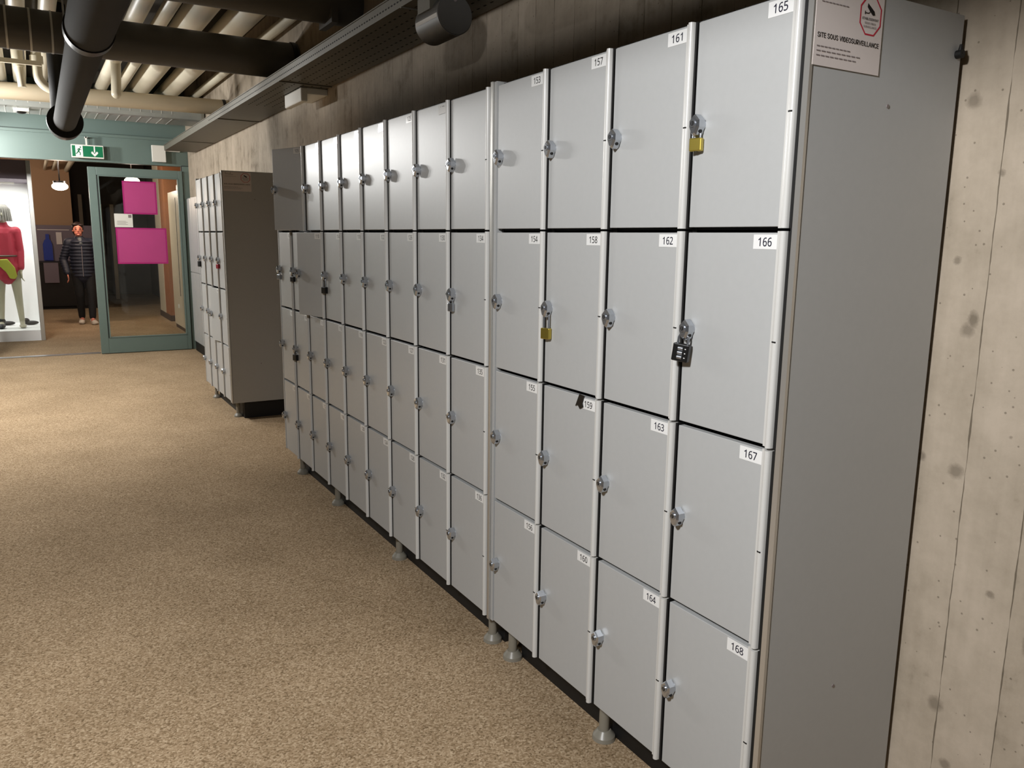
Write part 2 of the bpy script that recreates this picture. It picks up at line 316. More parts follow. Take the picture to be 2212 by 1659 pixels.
# outlines of the letters and digits printed on labels and notices: advance, x y x y ..., triangles (thousandths)
GLYPHS = {"0":[426,[298,5,259,-11,212,-16,131,4,73,63,40,156,29,277,33,361,47,432,70,490,105,533,153,560,213,568,295,549,353,490,386,398,398,277,395,212,388,155,375,106,356,64,331,30,138,111,168,72,213,59,258,72,288,110,306,178,312,277,306,374,288,442,257,481,213,493,168,481,138,442,121,374,115,277,121,179],[[11,13,12],[10,13,11],[10,14,13],[9,32,10],[32,14,10],[9,33,32],[31,14,32],[31,15,14],[8,33,9],[8,34,33],[30,15,31],[8,35,34],[29,15,30],[7,35,8],[29,16,15],[7,36,35],[28,16,29],[6,36,7],[28,17,16],[6,37,36],[27,17,28],[5,37,6],[27,18,17],[5,22,37],[26,18,27],[4,22,5],[26,19,18],[4,23,22],[25,19,26],[25,20,19],[4,24,23],[24,20,25],[24,21,20],[3,24,4],[3,21,24],[3,0,21],[3,1,0],[2,1,3]]],"1":[454,[210,0,296,0,296,568,224,568,180,500,80,452,80,380,210,430],[[0,1,2,3,4,7],[4,5,6,7]]],"2":[426,[28,-8,28,62,163,208,198,247,227,281,250,312,267,343,277,375,281,409,275,446,259,472,233,488,200,493,168,490,139,480,112,464,79,439,30,496,58,519,82,535,108,548,137,559,168,565,201,568,248,563,288,549,321,526,346,495,362,457,367,412,362,369,349,328,328,290,301,252,269,213,232,173,129,63,129,71,388,71,388,-8],[[22,24,23],[21,24,22],[21,25,24],[20,25,21],[20,26,25],[19,26,20],[18,26,19],[18,27,26],[17,27,18],[16,15,17],[15,14,17],[14,13,17],[13,12,17],[12,27,17],[12,11,27],[11,28,27],[10,28,11],[9,28,10],[9,29,28],[8,29,9],[8,30,29],[7,30,8],[6,30,7],[6,31,30],[5,31,6],[5,32,31],[4,32,5],[4,33,32],[3,33,4],[3,34,33],[2,34,3],[2,35,34],[1,35,2],[1,37,35],[37,36,35],[1,38,37],[1,39,38],[0,39,1]]],"3":[426,[295,6,242,-10,177,-16,136,-14,98,-9,61,0,23,17,23,99,68,79,104,68,140,61,175,58,233,65,272,85,294,117,301,159,297,188,285,210,266,227,240,239,206,246,165,249,107,249,107,322,165,322,202,325,231,334,254,349,271,368,281,391,284,418,281,440,273,459,261,473,244,484,223,491,198,494,161,490,130,481,101,467,66,445,22,505,61,532,101,550,147,563,198,568,249,563,292,549,326,527,351,498,366,463,370,423,367,386,354,354,335,328,310,307,280,292,251,284,251,295,305,281,350,252,378,210,388,157,382,110,365,67,336,32],[[44,46,45],[43,46,44],[43,47,46],[42,47,43],[42,48,47],[41,48,42],[41,49,48],[40,39,41],[39,38,41],[38,37,41],[37,36,41],[36,49,41],[36,35,49],[35,50,49],[34,50,35],[33,50,34],[32,50,33],[32,51,50],[31,51,32],[30,51,31],[30,52,51],[29,52,30],[28,52,29],[28,53,52],[27,53,28],[27,54,53],[26,54,27],[25,54,26],[25,55,54],[24,55,25],[22,24,23],[22,58,24],[58,55,24],[58,56,55],[22,57,58],[59,56,58],[57,59,56],[22,59,57],[22,60,59],[22,21,60],[21,20,60],[20,61,60],[19,61,20],[18,61,19],[17,61,18],[16,61,17],[16,62,61],[15,62,16],[14,62,15],[14,63,62],[13,63,14],[13,64,63],[6,8,7],[12,64,13],[6,9,8],[6,10,9],[12,65,64],[11,65,12],[6,11,10],[6,65,11],[6,0,65],[5,0,6],[5,1,0],[4,1,5],[3,1,4],[3,2,1]]],"4":[426,[256,-8,256,116,1,116,1,186,255,563,338,563,338,194,418,194,418,116,338,116,338,-8,91,194,256,194,256,321,256,350,257,381,258,411,259,440,260,464,260,476,270,476,266,465,257,445,247,427,238,411],[[3,5,4],[3,19,5],[19,20,5],[20,6,5],[3,18,19],[21,6,20],[22,17,21],[17,6,21],[3,22,18],[22,17,18],[3,23,22],[16,6,17],[3,24,23],[3,11,24],[15,6,16],[14,6,15],[13,6,14],[12,6,13],[3,12,11],[3,6,12],[3,7,6],[3,8,7],[2,8,3],[1,8,2],[0,9,1],[9,8,1],[0,10,9]]],"5":[426,[337,35,272,-3,184,-16,145,-14,108,-8,74,1,41,17,41,101,72,84,93,75,116,68,140,63,164,60,185,59,236,66,273,86,296,119,304,169,296,214,274,246,236,266,182,273,161,272,137,269,114,266,93,262,53,288,75,560,350,560,350,481,149,481,136,341,140,342,160,344,182,346,206,346,255,342,299,328,337,304,366,271,384,228,391,177,377,97],[[26,30,27],[30,28,27],[30,29,28],[26,31,30],[34,36,35],[33,36,34],[32,36,33],[32,37,36],[31,37,32],[26,37,31],[26,38,37],[26,39,38],[25,24,26],[24,23,26],[23,22,26],[22,21,26],[21,39,26],[20,39,21],[20,40,39],[19,40,20],[18,40,19],[18,41,40],[17,41,18],[17,42,41],[16,42,17],[15,42,16],[6,8,7],[15,0,42],[14,0,15],[6,9,8],[6,10,9],[6,11,10],[13,0,14],[6,12,11],[6,13,12],[6,0,13],[6,1,0],[5,1,6],[4,1,5],[4,2,1],[3,2,4]]],"6":[426,[318,8,274,-10,224,-16,174,-9,128,12,90,47,61,96,42,159,36,236,38,284,42,331,50,377,64,421,83,461,108,496,140,526,180,549,228,563,285,568,301,567,320,566,337,564,358,559,358,483,334,490,319,493,303,495,288,495,243,491,207,478,180,458,159,433,143,401,132,365,126,324,123,289,115,289,132,312,158,334,192,349,235,353,282,348,322,333,355,307,380,272,395,229,400,178,395,123,379,75,353,36,167,78,192,63,223,58,261,65,291,87,311,123,317,178,311,222,294,255,266,276,225,283,196,280,170,269,149,253,134,234,124,213,121,191,124,159,133,128,147,100],[[17,19,18],[17,20,19],[17,21,20],[17,22,21],[16,22,17],[16,23,22],[15,24,16],[24,23,16],[14,27,15],[27,26,15],[26,25,15],[25,24,15],[13,28,14],[28,27,14],[13,29,28],[13,30,29],[12,30,13],[12,31,30],[12,32,31],[11,32,12],[11,33,32],[10,33,11],[10,34,33],[39,41,40],[38,41,39],[38,42,41],[37,42,38],[37,43,42],[9,34,10],[9,36,34],[36,35,34],[36,43,37],[36,60,43],[60,44,43],[9,60,36],[8,61,9],[61,60,9],[59,44,60],[8,62,61],[58,44,59],[58,45,44],[8,63,62],[57,45,58],[8,64,63],[7,64,8],[7,65,64],[57,46,45],[56,46,57],[7,66,65],[7,67,66],[56,47,46],[55,47,56],[7,68,67],[6,68,7],[6,69,68],[54,47,55],[54,48,47],[6,50,69],[5,50,6],[53,48,54],[5,51,50],[53,49,48],[52,49,53],[5,52,51],[5,49,52],[4,49,5],[4,0,49],[3,0,4],[3,1,0],[2,1,3]]],"7":[426,[94,-8,306,481,26,481,26,560,397,560,397,495,185,-8],[[2,4,3],[2,5,4],[2,1,5],[1,6,5],[0,6,1]]],"8":[426,[307,4,263,-11,213,-16,137,-6,80,26,44,76,32,140,36,178,47,210,65,237,88,261,114,280,132,290,118,300,96,319,77,341,63,366,53,395,50,428,56,471,73,506,100,534,134,553,172,565,213,568,255,565,294,553,328,534,354,506,371,471,377,427,373,394,363,365,346,340,326,319,301,301,286,292,303,282,331,262,356,239,376,212,390,181,394,144,389,98,371,59,343,27,138,81,168,63,212,58,256,64,287,81,305,108,311,143,305,174,285,202,251,228,203,254,178,240,156,224,138,206,125,186,118,165,115,140,121,106,173,352,194,340,214,329,234,339,254,352,270,366,283,383,291,402,293,425,288,456,272,477,247,490,212,495,189,493,170,487,154,477,143,464,136,446,133,425,136,401,144,382,156,366],[[23,25,24],[23,26,25],[22,26,23],[21,26,22],[21,27,26],[20,27,21],[20,28,27],[19,77,20],[77,76,20],[76,28,20],[76,75,28],[75,29,28],[19,78,77],[74,29,75],[19,79,78],[73,29,74],[19,80,79],[18,80,19],[73,30,29],[18,81,80],[72,30,73],[18,82,81],[17,82,18],[72,31,30],[17,83,82],[71,31,72],[70,31,71],[17,84,83],[16,84,17],[70,32,31],[69,32,70],[16,85,84],[16,64,85],[68,32,69],[15,64,16],[68,33,32],[15,65,64],[67,33,68],[14,65,15],[67,34,33],[14,66,65],[66,34,67],[14,34,66],[14,35,34],[13,35,14],[13,36,35],[12,36,13],[12,37,36],[11,37,12],[11,38,37],[10,38,11],[10,56,38],[56,39,38],[9,56,10],[9,57,56],[55,39,56],[9,58,57],[55,40,39],[8,58,9],[54,40,55],[8,59,58],[54,41,40],[7,59,8],[7,60,59],[53,41,54],[7,61,60],[53,42,41],[6,61,7],[52,42,53],[6,62,61],[52,43,42],[51,43,52],[5,62,6],[5,63,62],[50,43,51],[5,46,63],[50,44,43],[49,44,50],[5,47,46],[4,47,5],[48,44,49],[4,48,47],[48,45,44],[4,45,48],[4,0,45],[3,0,4],[3,1,0],[2,1,3]]],"9":[426,[246,3,198,-11,141,-16,125,-15,107,-14,89,-11,68,-7,68,69,92,62,107,59,123,57,138,57,183,61,219,74,247,93,268,119,283,151,294,187,300,228,303,262,311,262,302,248,286,232,268,218,246,207,220,201,191,198,145,203,104,219,71,245,46,280,31,323,26,374,31,430,47,477,73,515,109,544,152,562,202,568,252,561,298,540,336,505,365,456,384,393,390,316,388,269,384,221,376,175,362,131,343,91,318,55,286,26,132,296,160,276,200,269,230,272,256,283,277,298,292,318,302,339,305,361,303,385,298,409,290,431,279,452,264,469,247,482,226,491,203,493,165,486,135,465,115,429,109,374,114,329],[[37,39,38],[36,39,37],[36,40,39],[35,40,36],[35,41,40],[34,68,35],[68,41,35],[68,67,41],[67,42,41],[34,69,68],[66,42,67],[34,70,69],[65,42,66],[33,70,34],[64,42,65],[33,71,70],[64,43,42],[63,43,64],[62,43,63],[32,71,33],[32,72,71],[61,43,62],[61,44,43],[60,44,61],[32,73,72],[31,73,32],[59,44,60],[58,44,59],[31,52,73],[30,52,31],[57,44,58],[57,45,44],[56,45,57],[30,53,52],[55,45,56],[29,53,30],[29,54,53],[54,45,55],[54,20,45],[20,46,45],[29,19,54],[19,20,54],[29,21,19],[21,18,19],[21,46,20],[29,22,21],[18,46,21],[28,22,29],[28,23,22],[17,46,18],[17,47,46],[27,23,28],[27,24,23],[27,25,24],[26,25,27],[16,47,17],[16,48,47],[15,48,16],[15,49,48],[14,49,15],[13,49,14],[13,50,49],[12,50,13],[6,8,7],[6,9,8],[11,50,12],[6,10,9],[6,11,10],[6,50,11],[6,51,50],[6,0,51],[6,1,0],[5,1,6],[5,2,1],[4,2,5],[3,2,4]]],"S":[487,[358,1,305,-15,244,-21,186,-15,134,0,92,25,60,59,39,101,28,161,123,161,132,125,144,104,162,87,186,74,214,67,244,64,279,67,308,76,332,90,351,108,363,127,365,153,363,172,354,188,339,202,318,213,293,223,265,232,197,251,134,274,85,308,56,351,45,406,52,454,73,496,105,529,146,554,195,570,248,574,302,570,350,553,391,529,421,497,441,458,451,402,360,402,347,444,323,468,288,484,245,490,214,487,188,479,165,466,150,449,140,431,137,410,140,389,151,372,168,358,189,347,213,337,235,330,291,316,318,308,344,298,372,286,399,269,421,248,441,221,454,189,458,151,451,105,431,63,400,28],[[37,39,38],[36,39,37],[36,40,39],[35,40,36],[35,41,40],[34,41,35],[34,42,41],[34,49,42],[49,48,42],[48,43,42],[33,50,34],[50,49,34],[33,51,50],[47,43,48],[33,52,51],[46,43,47],[33,53,52],[46,44,43],[32,53,33],[32,54,53],[45,44,46],[32,55,54],[32,56,55],[31,56,32],[31,57,56],[31,58,57],[31,59,58],[30,59,31],[30,60,59],[30,61,60],[30,62,61],[30,63,62],[30,64,63],[29,64,30],[29,65,64],[29,66,65],[28,66,29],[28,67,66],[27,67,28],[27,68,67],[26,68,27],[25,68,26],[25,69,68],[24,69,25],[23,69,24],[23,70,69],[22,70,23],[21,70,22],[7,9,8],[7,10,9],[20,70,21],[20,71,70],[19,71,20],[7,11,10],[18,71,19],[18,72,71],[7,12,11],[6,12,7],[17,72,18],[6,13,12],[16,72,17],[6,14,13],[15,72,16],[6,15,14],[6,72,15],[6,73,72],[5,73,6],[5,0,73],[4,0,5],[4,1,0],[3,1,4],[3,2,1]]],"I":[200,[50,0,130,0,130,575,50,575],[[0,1,2,3]]],"T":[490,[199,482,24,482,24,567,466,567,466,482,291,482,291,-11,199,-11],[[1,3,2],[1,4,3],[0,4,1],[7,5,0],[5,4,0],[7,6,5]]],"E":[456,[421,-11,55,-11,55,567,419,567,419,482,147,482,147,323,399,323,399,238,147,238,147,73,421,73],[[1,5,2],[5,3,2],[5,4,3],[1,6,5],[1,9,6],[9,7,6],[9,8,7],[1,10,9],[1,11,10],[1,0,11]]],"O":[582,[424,18,363,-10,291,-18,221,-10,158,18,106,62,66,120,41,193,32,277,41,361,66,434,106,494,158,538,221,566,291,574,363,566,424,538,477,494,517,434,542,361,550,277,542,193,517,120,477,62,207,92,246,76,291,69,336,76,375,92,409,122,435,162,452,214,459,277,452,342,435,393,409,434,375,463,336,480,291,486,246,480,207,463,174,434,147,393,130,340,125,277,130,214,147,162,174,122],[[13,15,14],[12,15,13],[12,16,15],[11,16,12],[11,17,16],[10,39,11],[39,38,11],[38,17,11],[38,37,17],[37,18,17],[36,18,37],[10,40,39],[35,18,36],[10,41,40],[9,41,10],[35,19,18],[34,19,35],[9,42,41],[33,19,34],[9,43,42],[8,43,9],[33,20,19],[32,20,33],[8,44,43],[31,20,32],[8,45,44],[31,21,20],[7,45,8],[7,46,45],[30,21,31],[30,22,21],[6,46,7],[6,47,46],[29,22,30],[6,24,47],[28,22,29],[28,23,22],[5,24,6],[5,25,24],[27,23,28],[5,26,25],[26,23,27],[5,23,26],[5,0,23],[4,0,5],[4,1,0],[3,1,4],[3,2,1]]],"U":[564,[402,7,347,-14,283,-20,218,-14,162,7,118,39,83,81,62,132,55,189,55,567,147,567,147,195,151,160,164,129,183,104,210,84,242,71,283,67,322,71,356,84,382,104,402,129,413,160,417,195,417,567,511,567,511,189,504,132,482,81,448,39],[[8,10,9],[8,11,10],[23,25,24],[23,26,25],[8,12,11],[22,26,23],[7,12,8],[22,27,26],[7,13,12],[21,27,22],[6,13,7],[21,28,27],[6,14,13],[20,28,21],[6,15,14],[19,28,20],[6,16,15],[18,28,19],[18,29,28],[5,16,6],[17,29,18],[5,17,16],[5,29,17],[5,0,29],[4,0,5],[4,1,0],[3,1,4],[3,2,1]]],"V":[524,[311,-11,214,-11,1,567,99,567,220,228,232,196,246,154,262,101,286,22,241,22,265,102,281,154,294,196,305,228,423,567,522,567],[[1,3,2],[1,4,3],[13,15,14],[13,0,15],[1,5,4],[12,0,13],[11,0,12],[1,6,5],[10,0,11],[1,7,6],[9,8,10],[8,0,10],[1,8,7],[1,0,8]]],"D":[549,[388,24,321,-3,239,-11,94,-11,94,73,234,73,294,80,342,98,378,127,403,168,419,218,424,279,420,339,403,389,378,428,343,458,298,476,241,482,91,482,91,567,246,567,325,559,391,532,444,490,483,433,507,361,515,279,507,196,483,125,444,67,55,567,147,567,147,-11,55,-11],[[33,19,30],[19,31,30],[33,18,19],[31,20,19],[32,20,31],[32,17,20],[17,21,20],[17,22,21],[17,23,22],[17,16,23],[16,24,23],[33,17,18],[33,4,17],[4,32,17],[15,24,16],[14,24,15],[14,25,24],[13,25,14],[12,25,13],[12,26,25],[11,26,12],[11,27,26],[10,27,11],[9,27,10],[9,28,27],[8,28,9],[7,28,8],[7,29,28],[6,29,7],[5,29,6],[33,3,4],[32,5,4],[32,29,5],[32,0,29],[32,1,0],[32,2,1],[3,32,33],[32,2,3]]],"R":[490,[147,-11,55,-11,55,567,258,567,319,561,368,543,409,515,437,479,452,434,458,385,452,335,437,291,407,255,368,227,318,210,258,204,94,204,94,290,255,290,293,293,321,301,340,315,354,333,363,357,365,385,363,413,354,437,340,455,319,470,291,479,253,483,147,483,486,-11,379,-11,232,262,337,262],[[1,17,2],[17,31,2],[31,3,2],[31,4,3],[31,5,4],[31,6,5],[31,30,6],[30,7,6],[17,0,31],[29,7,30],[28,7,29],[28,8,7],[27,8,28],[26,8,27],[25,8,26],[25,9,8],[24,9,25],[23,9,24],[23,10,9],[22,10,23],[22,11,10],[21,11,22],[20,11,21],[19,11,20],[18,11,19],[18,12,11],[1,16,17],[0,34,17],[34,18,17],[34,35,18],[35,12,18],[0,15,34],[15,33,34],[32,13,35],[13,12,35],[14,32,13],[15,32,14],[1,15,16],[1,0,15],[33,32,15]]],"L":[430,[406,-11,55,-11,55,567,147,567,147,73,406,73],[[1,3,2],[1,4,3],[1,5,4],[1,0,5]]],"A":[524,[101,-11,1,-11,213,567,309,567,522,-11,423,-11,302,326,291,361,277,403,262,455,238,533,283,533,259,454,244,402,230,360,218,326,392,206,132,206,132,167,392,167],[[1,10,2],[10,3,2],[10,11,3],[11,4,3],[1,12,10],[12,9,10],[12,9,11],[9,4,11],[8,4,9],[1,13,12],[7,16,8],[16,4,8],[1,17,13],[17,14,13],[6,16,7],[17,15,14],[17,18,15],[18,0,15],[5,19,6],[19,16,6],[1,18,17],[18,16,17],[18,19,16],[19,4,16],[1,0,18],[5,4,19]]],"N":[571,[147,-11,55,-11,55,567,155,567,384,206,393,190,406,171,419,147,433,122,448,94,469,52,433,46,428,88,427,118,426,146,424,171,424,195,424,213,424,567,517,567,517,-11,416,-11,211,311,197,333,183,356,169,381,153,410,132,445,99,503,141,508,143,456,144,420,146,386,147,358,147,335,147,318],[[1,28,2],[28,3,2],[28,29,3],[29,4,3],[17,19,18],[17,20,19],[30,4,29],[1,27,28],[31,4,30],[1,31,27],[31,26,27],[1,32,31],[26,4,31],[25,4,26],[1,33,32],[24,4,25],[1,34,33],[23,4,24],[1,35,34],[22,4,23],[1,0,35],[21,4,22],[16,20,17],[21,5,4],[15,20,16],[21,6,5],[14,20,15],[21,7,6],[21,13,7],[13,8,7],[13,8,14],[8,20,14],[9,20,8],[21,12,13],[10,20,9],[21,11,12],[11,20,10],[21,20,11]]],"C":[557,[375,-6,335,-15,291,-18,221,-10,158,18,105,62,66,120,41,193,32,277,41,361,66,434,105,494,158,538,221,566,291,574,335,571,375,561,413,546,447,524,475,496,498,462,517,424,531,370,438,370,427,403,416,424,402,444,384,459,364,470,342,480,316,484,293,486,246,480,206,462,172,433,147,392,130,340,125,277,130,214,147,162,174,122,207,92,246,76,293,69,316,71,342,76,364,85,384,97,402,112,416,132,427,153,438,186,531,186,517,132,498,94,476,60,447,32,413,10],[[13,15,14],[13,16,15],[12,16,13],[12,17,16],[12,18,17],[11,18,12],[11,19,18],[11,31,19],[31,30,19],[30,20,19],[10,32,11],[32,31,11],[29,20,30],[10,33,32],[28,20,29],[27,20,28],[27,21,20],[10,34,33],[26,21,27],[25,21,26],[9,34,10],[9,35,34],[25,22,21],[24,22,25],[23,22,24],[9,36,35],[8,36,9],[8,37,36],[8,38,37],[7,38,8],[7,39,38],[6,39,7],[50,52,51],[50,53,52],[6,40,39],[49,53,50],[49,54,53],[48,54,49],[6,41,40],[5,41,6],[47,54,48],[46,54,47],[46,55,54],[5,42,41],[45,55,46],[44,55,45],[5,43,42],[43,55,44],[5,55,43],[4,55,5],[4,56,55],[4,57,56],[3,57,4],[3,0,57],[3,1,0],[2,1,3]]],"B":[498,[270,-11,55,-11,55,567,263,567,318,561,364,546,400,521,426,489,441,451,447,409,442,374,433,344,416,321,396,302,372,290,356,283,356,295,374,291,403,277,428,256,449,227,463,192,468,148,462,106,447,67,420,34,381,10,330,-6,147,241,147,73,266,73,319,80,353,95,371,119,377,150,374,174,364,195,349,213,329,228,302,238,270,241,147,482,147,323,259,323,287,326,309,333,329,346,343,363,353,382,356,406,350,435,333,459,305,476,262,482],[[1,41,2],[41,3,2],[41,4,3],[41,5,4],[41,6,5],[41,7,6],[41,53,7],[53,52,7],[52,8,7],[1,42,41],[51,8,52],[50,8,51],[50,9,8],[49,9,50],[49,10,9],[48,10,49],[47,10,48],[47,11,10],[46,11,47],[45,11,46],[45,12,11],[44,12,45],[43,12,44],[1,28,42],[28,43,42],[28,12,43],[28,16,12],[16,13,12],[16,17,13],[17,14,13],[28,15,16],[14,18,17],[15,18,14],[28,18,15],[28,19,18],[28,40,19],[40,20,19],[1,29,28],[39,20,40],[38,20,39],[37,20,38],[37,21,20],[36,21,37],[35,21,36],[35,22,21],[34,22,35],[33,22,34],[33,23,22],[32,23,33],[32,24,23],[31,24,32],[30,24,31],[1,30,29],[1,24,30],[1,25,24],[1,26,25],[1,27,26],[1,0,27]]],"M":[686,[144,-11,55,-11,55,567,174,567,314,209,318,195,325,178,330,158,337,137,344,116,351,95,357,74,365,42,321,42,330,74,336,94,343,115,350,136,357,157,363,176,370,193,374,209,512,567,631,567,631,-11,539,-11,539,318,539,336,539,357,540,379,540,403,540,427,542,451,542,476,543,511,575,511,563,470,554,444,546,417,536,392,529,370,521,347,514,329,508,314,381,-11,305,-11,175,314,169,329,164,347,155,368,147,391,139,416,130,441,122,469,106,511,140,511,141,477,143,455,143,430,143,406,144,382,144,358,144,337,144,318],[[1,54,2],[54,3,2],[54,55,3],[55,4,3],[21,34,22],[34,23,22],[34,35,23],[35,24,23],[1,53,54],[56,4,55],[21,33,34],[36,24,35],[57,4,56],[21,32,33],[37,24,36],[1,52,53],[58,4,57],[21,31,32],[38,24,37],[1,51,52],[59,4,58],[21,30,31],[39,30,38],[30,24,38],[1,60,51],[60,50,51],[60,50,59],[50,4,59],[21,39,30],[39,29,30],[21,40,39],[49,4,50],[1,61,60],[21,41,40],[48,4,49],[1,62,61],[21,42,41],[47,4,48],[1,63,62],[21,43,42],[46,4,47],[1,0,63],[21,44,43],[45,4,46],[45,5,4],[20,44,21],[45,6,5],[19,44,20],[45,7,6],[18,44,19],[45,8,7],[17,44,18],[45,13,8],[13,16,8],[16,9,8],[16,9,17],[9,10,17],[10,11,17],[11,12,17],[12,44,17],[13,15,16],[13,14,15],[45,12,13],[45,44,12]]]}
def text2d(s, h):
    """string as flat faces, height h, origin at lower left -> (verts, faces, width)"""
    vs, fs, x = [], [], 0
    for ch in s:
        if ch == ' ': x += 230; continue
        adv, c, tri = GLYPHS[ch]; b = len(vs)
        vs += [(x+c[i], c[i+1]) for i in range(0, len(c), 2)]; fs += [[b+i for i in t] for t in tri]; x += adv
    x0 = min(v[0] for v in vs); x1 = max(v[0] for v in vs); y0 = min(v[1] for v in vs); y1 = max(v[1] for v in vs)
    k = h/(y1-y0)
    return [((v[0]-x0)*k, (v[1]-y0)*k) for v in vs], fs, (x1-x0)*k
def put_text(mb, s, h, m, fn, squeeze=1.0, center=True, width=None):
    vs, fs, w_ = text2d(s, h); k = squeeze if width is None else width/w_
    off = -w_*k/2 if center else 0
    mb.add([fn(v[0]*k+off, v[1]) for v in vs], fs, m)

YT = 8.9         # teal entrance screen
XL = -3.9

# ------------------------------------------------------------------ setting
struct(MB().box(XL-.1, 3.2, -5.1, 22, FL-.1, FL, 'carpet').build('floor'))
struct(MB().box(WX, WX+.2, -5.1, YT+.12, FL, CEIL, 'concrete').build('wall_right'))
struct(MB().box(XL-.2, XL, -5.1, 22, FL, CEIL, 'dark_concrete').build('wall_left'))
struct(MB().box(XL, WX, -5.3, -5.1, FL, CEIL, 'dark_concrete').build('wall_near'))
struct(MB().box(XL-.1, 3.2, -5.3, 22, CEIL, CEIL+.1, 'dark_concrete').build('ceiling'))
# hall beyond the screen
struct(MB().box(XL, -.52, 17.0, 17.2, FL, CEIL, 'tan').build('wall_hall_tan'))
mb = MB().box(XL, 3.2, 20.0, 20.2, FL, CEIL, 'darkwall')
struct(mb.build('wall_far'))
struct(MB().box(1.25, 1.45, YT+.12, 20, FL, CEIL, 'darkwall').build('wall_hall_right'))
# screen above the opening: deep teal header with ledge and upper recess
mb = MB().box(XL, WX, YT, YT+.12, 2.2, 2.50, 'teal').box(XL, WX, YT+.06, YT+.14, 2.50, CEIL, 'teal')
mb.prism([(YT-.03, 2.50), (YT+.10, 2.50), (YT+.10, 2.54), (YT-.03, 2.53)], 0, XL, WX, 'teal')
mb.box(XL, WX, YT-.25, YT+.08, 2.74, 2.86, 'teal')
struct(mb.build('wall_screen_header'))
mb = MB().box(.425, WX, YT-.01, YT+.11, FL, 2.2, 'teal').box(.418, .425, YT+.02, YT+.1, FL, 2.2, 'tealdark').box(.415, WX, YT-.012, YT, 2.2, 2.208, 'tealdark')
struct(mb.build('trim_1'))
mb = MB().box(-1.86, -1.79, YT, YT+.11, FL, 2.2, 'teal')
mb.box(-2.75, -1.86, YT+.02, YT+.09, FL, .03, 'teal').box(-2.75, -1.86, YT+.02, YT+.09, 2.1, 2.2, 'teal').box(-2.85, -2.75, YT+.02, YT+.09, FL, 2.2, 'teal').box(XL, -2.85, YT, YT+.1, FL, 2.2, 'teal')
struct(mb.build('trim_2'))
struct(MB().box(-1.78, -.66, YT+.04, YT+.14, FL, FL+.008, 'steel').build('trim_3'))
# glazed door leaf
d = empty('door_1', (-.655, YT, FL)); struct(d)
mb = MB()
x0, x1, z0, z1 = -.655, .415, FL+.006, 2.14; gx0, gx1, gz0, gz1 = -.565, .365, .055, 2.045
mb.bbox(x0, gx0, YT-.04, YT+.03, z0, z1, 'teal', .004).bbox(gx1, x1, YT-.04, YT+.03, z0, z1, 'teal', .004)
mb.bbox(gx0, gx1, YT-.04, YT+.03, z0, gz0, 'teal', .004).bbox(gx0, gx1, YT-.04, YT+.03, gz1, z1, 'teal', .004)
mb.build('door_frame', d)
mb = MB().box(gx0, gx0+.012, YT-.042, YT-.002, gz0, gz1, 'tealdark').box(gx0+.012, gx0+.026, YT-.046, YT-.002, gz0, gz1, 'teal').box(gx1-.014, gx1, YT-.044, YT-.002, gz0, gz1, 'teal').box(gx0+.02, gx1-.01, YT-.044, YT-.002, gz1-.012, gz1, 'teal').box(gx0+.02, gx1-.01, YT-.044, YT-.002, gz0, gz0+.012, 'teal')
mb.build('glazing_bead', d)
MB().box(gx0, gx1, YT-.002, YT+.004, gz0, gz1, 'glass').build('window_pane', d)
# things fixed on the glass
def sheet(name, x0, x1, z0, z1, m, border, label, cat, extra=None, y=YT-.004, b=.018, group=None):
    mb = MB().box(x0, x1, y-.002, y, z0, z1, border or m)
    if border: mb.box(x0+b, x1-b, y-.0035, y-.002, z0+b, z1-b, m)
    if extra: extra(mb, y-.004)
    return tag(mb.build(name), label, cat, group)
sheet('poster', -.285, .103, 1.59, 1.992, 'pink', 'pinkd', 'upper magenta sheet stuck high on the glass of the teal door', 'poster', group='magenta posters on the glass door')
sheet('poster', -.393, .192, .975, 1.422, 'pink', 'pinkd', 'lower and wider magenta sheet stuck on the glass of the teal door', 'poster', group='magenta posters on the glass door')
def notice_extra(mb, y):
    for k in range(4): mb.box(-.37, -.27+.02*(k % 2), y, y+.001, 1.50-.013*k, 1.503-.013*k, 'inkgrey')
    mb.box(-.24, -.205, y, y+.001, 1.545, 1.58, 'inkgrey')
sheet('notice', -.398, -.192, 1.428, 1.592, 'white', None, 'small white notice between the two magenta sheets on the door glass', 'notice', notice_extra)

# ------------------------------------------------------------------ lockers
Wn = .30; H = .4577
TOPS = [4*H+.005, 3*H+.005, 2*H+.002, H]          # top of each tier
def door_mesh(W):
    mb = MB(); mb.bbox(0, .018, .030, W-.007, .006, H-.006, 'laminate', .0015)
    return mb
def profile_mesh():
    # aluminium grip profile along the hinge side: flat flange, bead, groove
    poly = [(0.016, .004), (.016, .031), (-.0008, .031), (-.0012, .024), (-.004, .020)]
    for k in range(7):
        a = PI/2+PI*k/6*1.0; poly.append((-.004+.0075*math.cos(a), .0125+.0075*math.sin(a)))
    poly.append((.004, .0045))
    mb = MB(); mb.prism(poly, 2, .003, H-.003, 'pvc', True)
    mb.box(.000, .017, -.0015, .0042, .003, H-.003, 'plainblack')  # black strip in the door gap, its shade put into the colour
    mb.box(-.0118, -.0095, .008, .017, H/2-.0015, H/2+.0015, 'plainblack')
    return mb
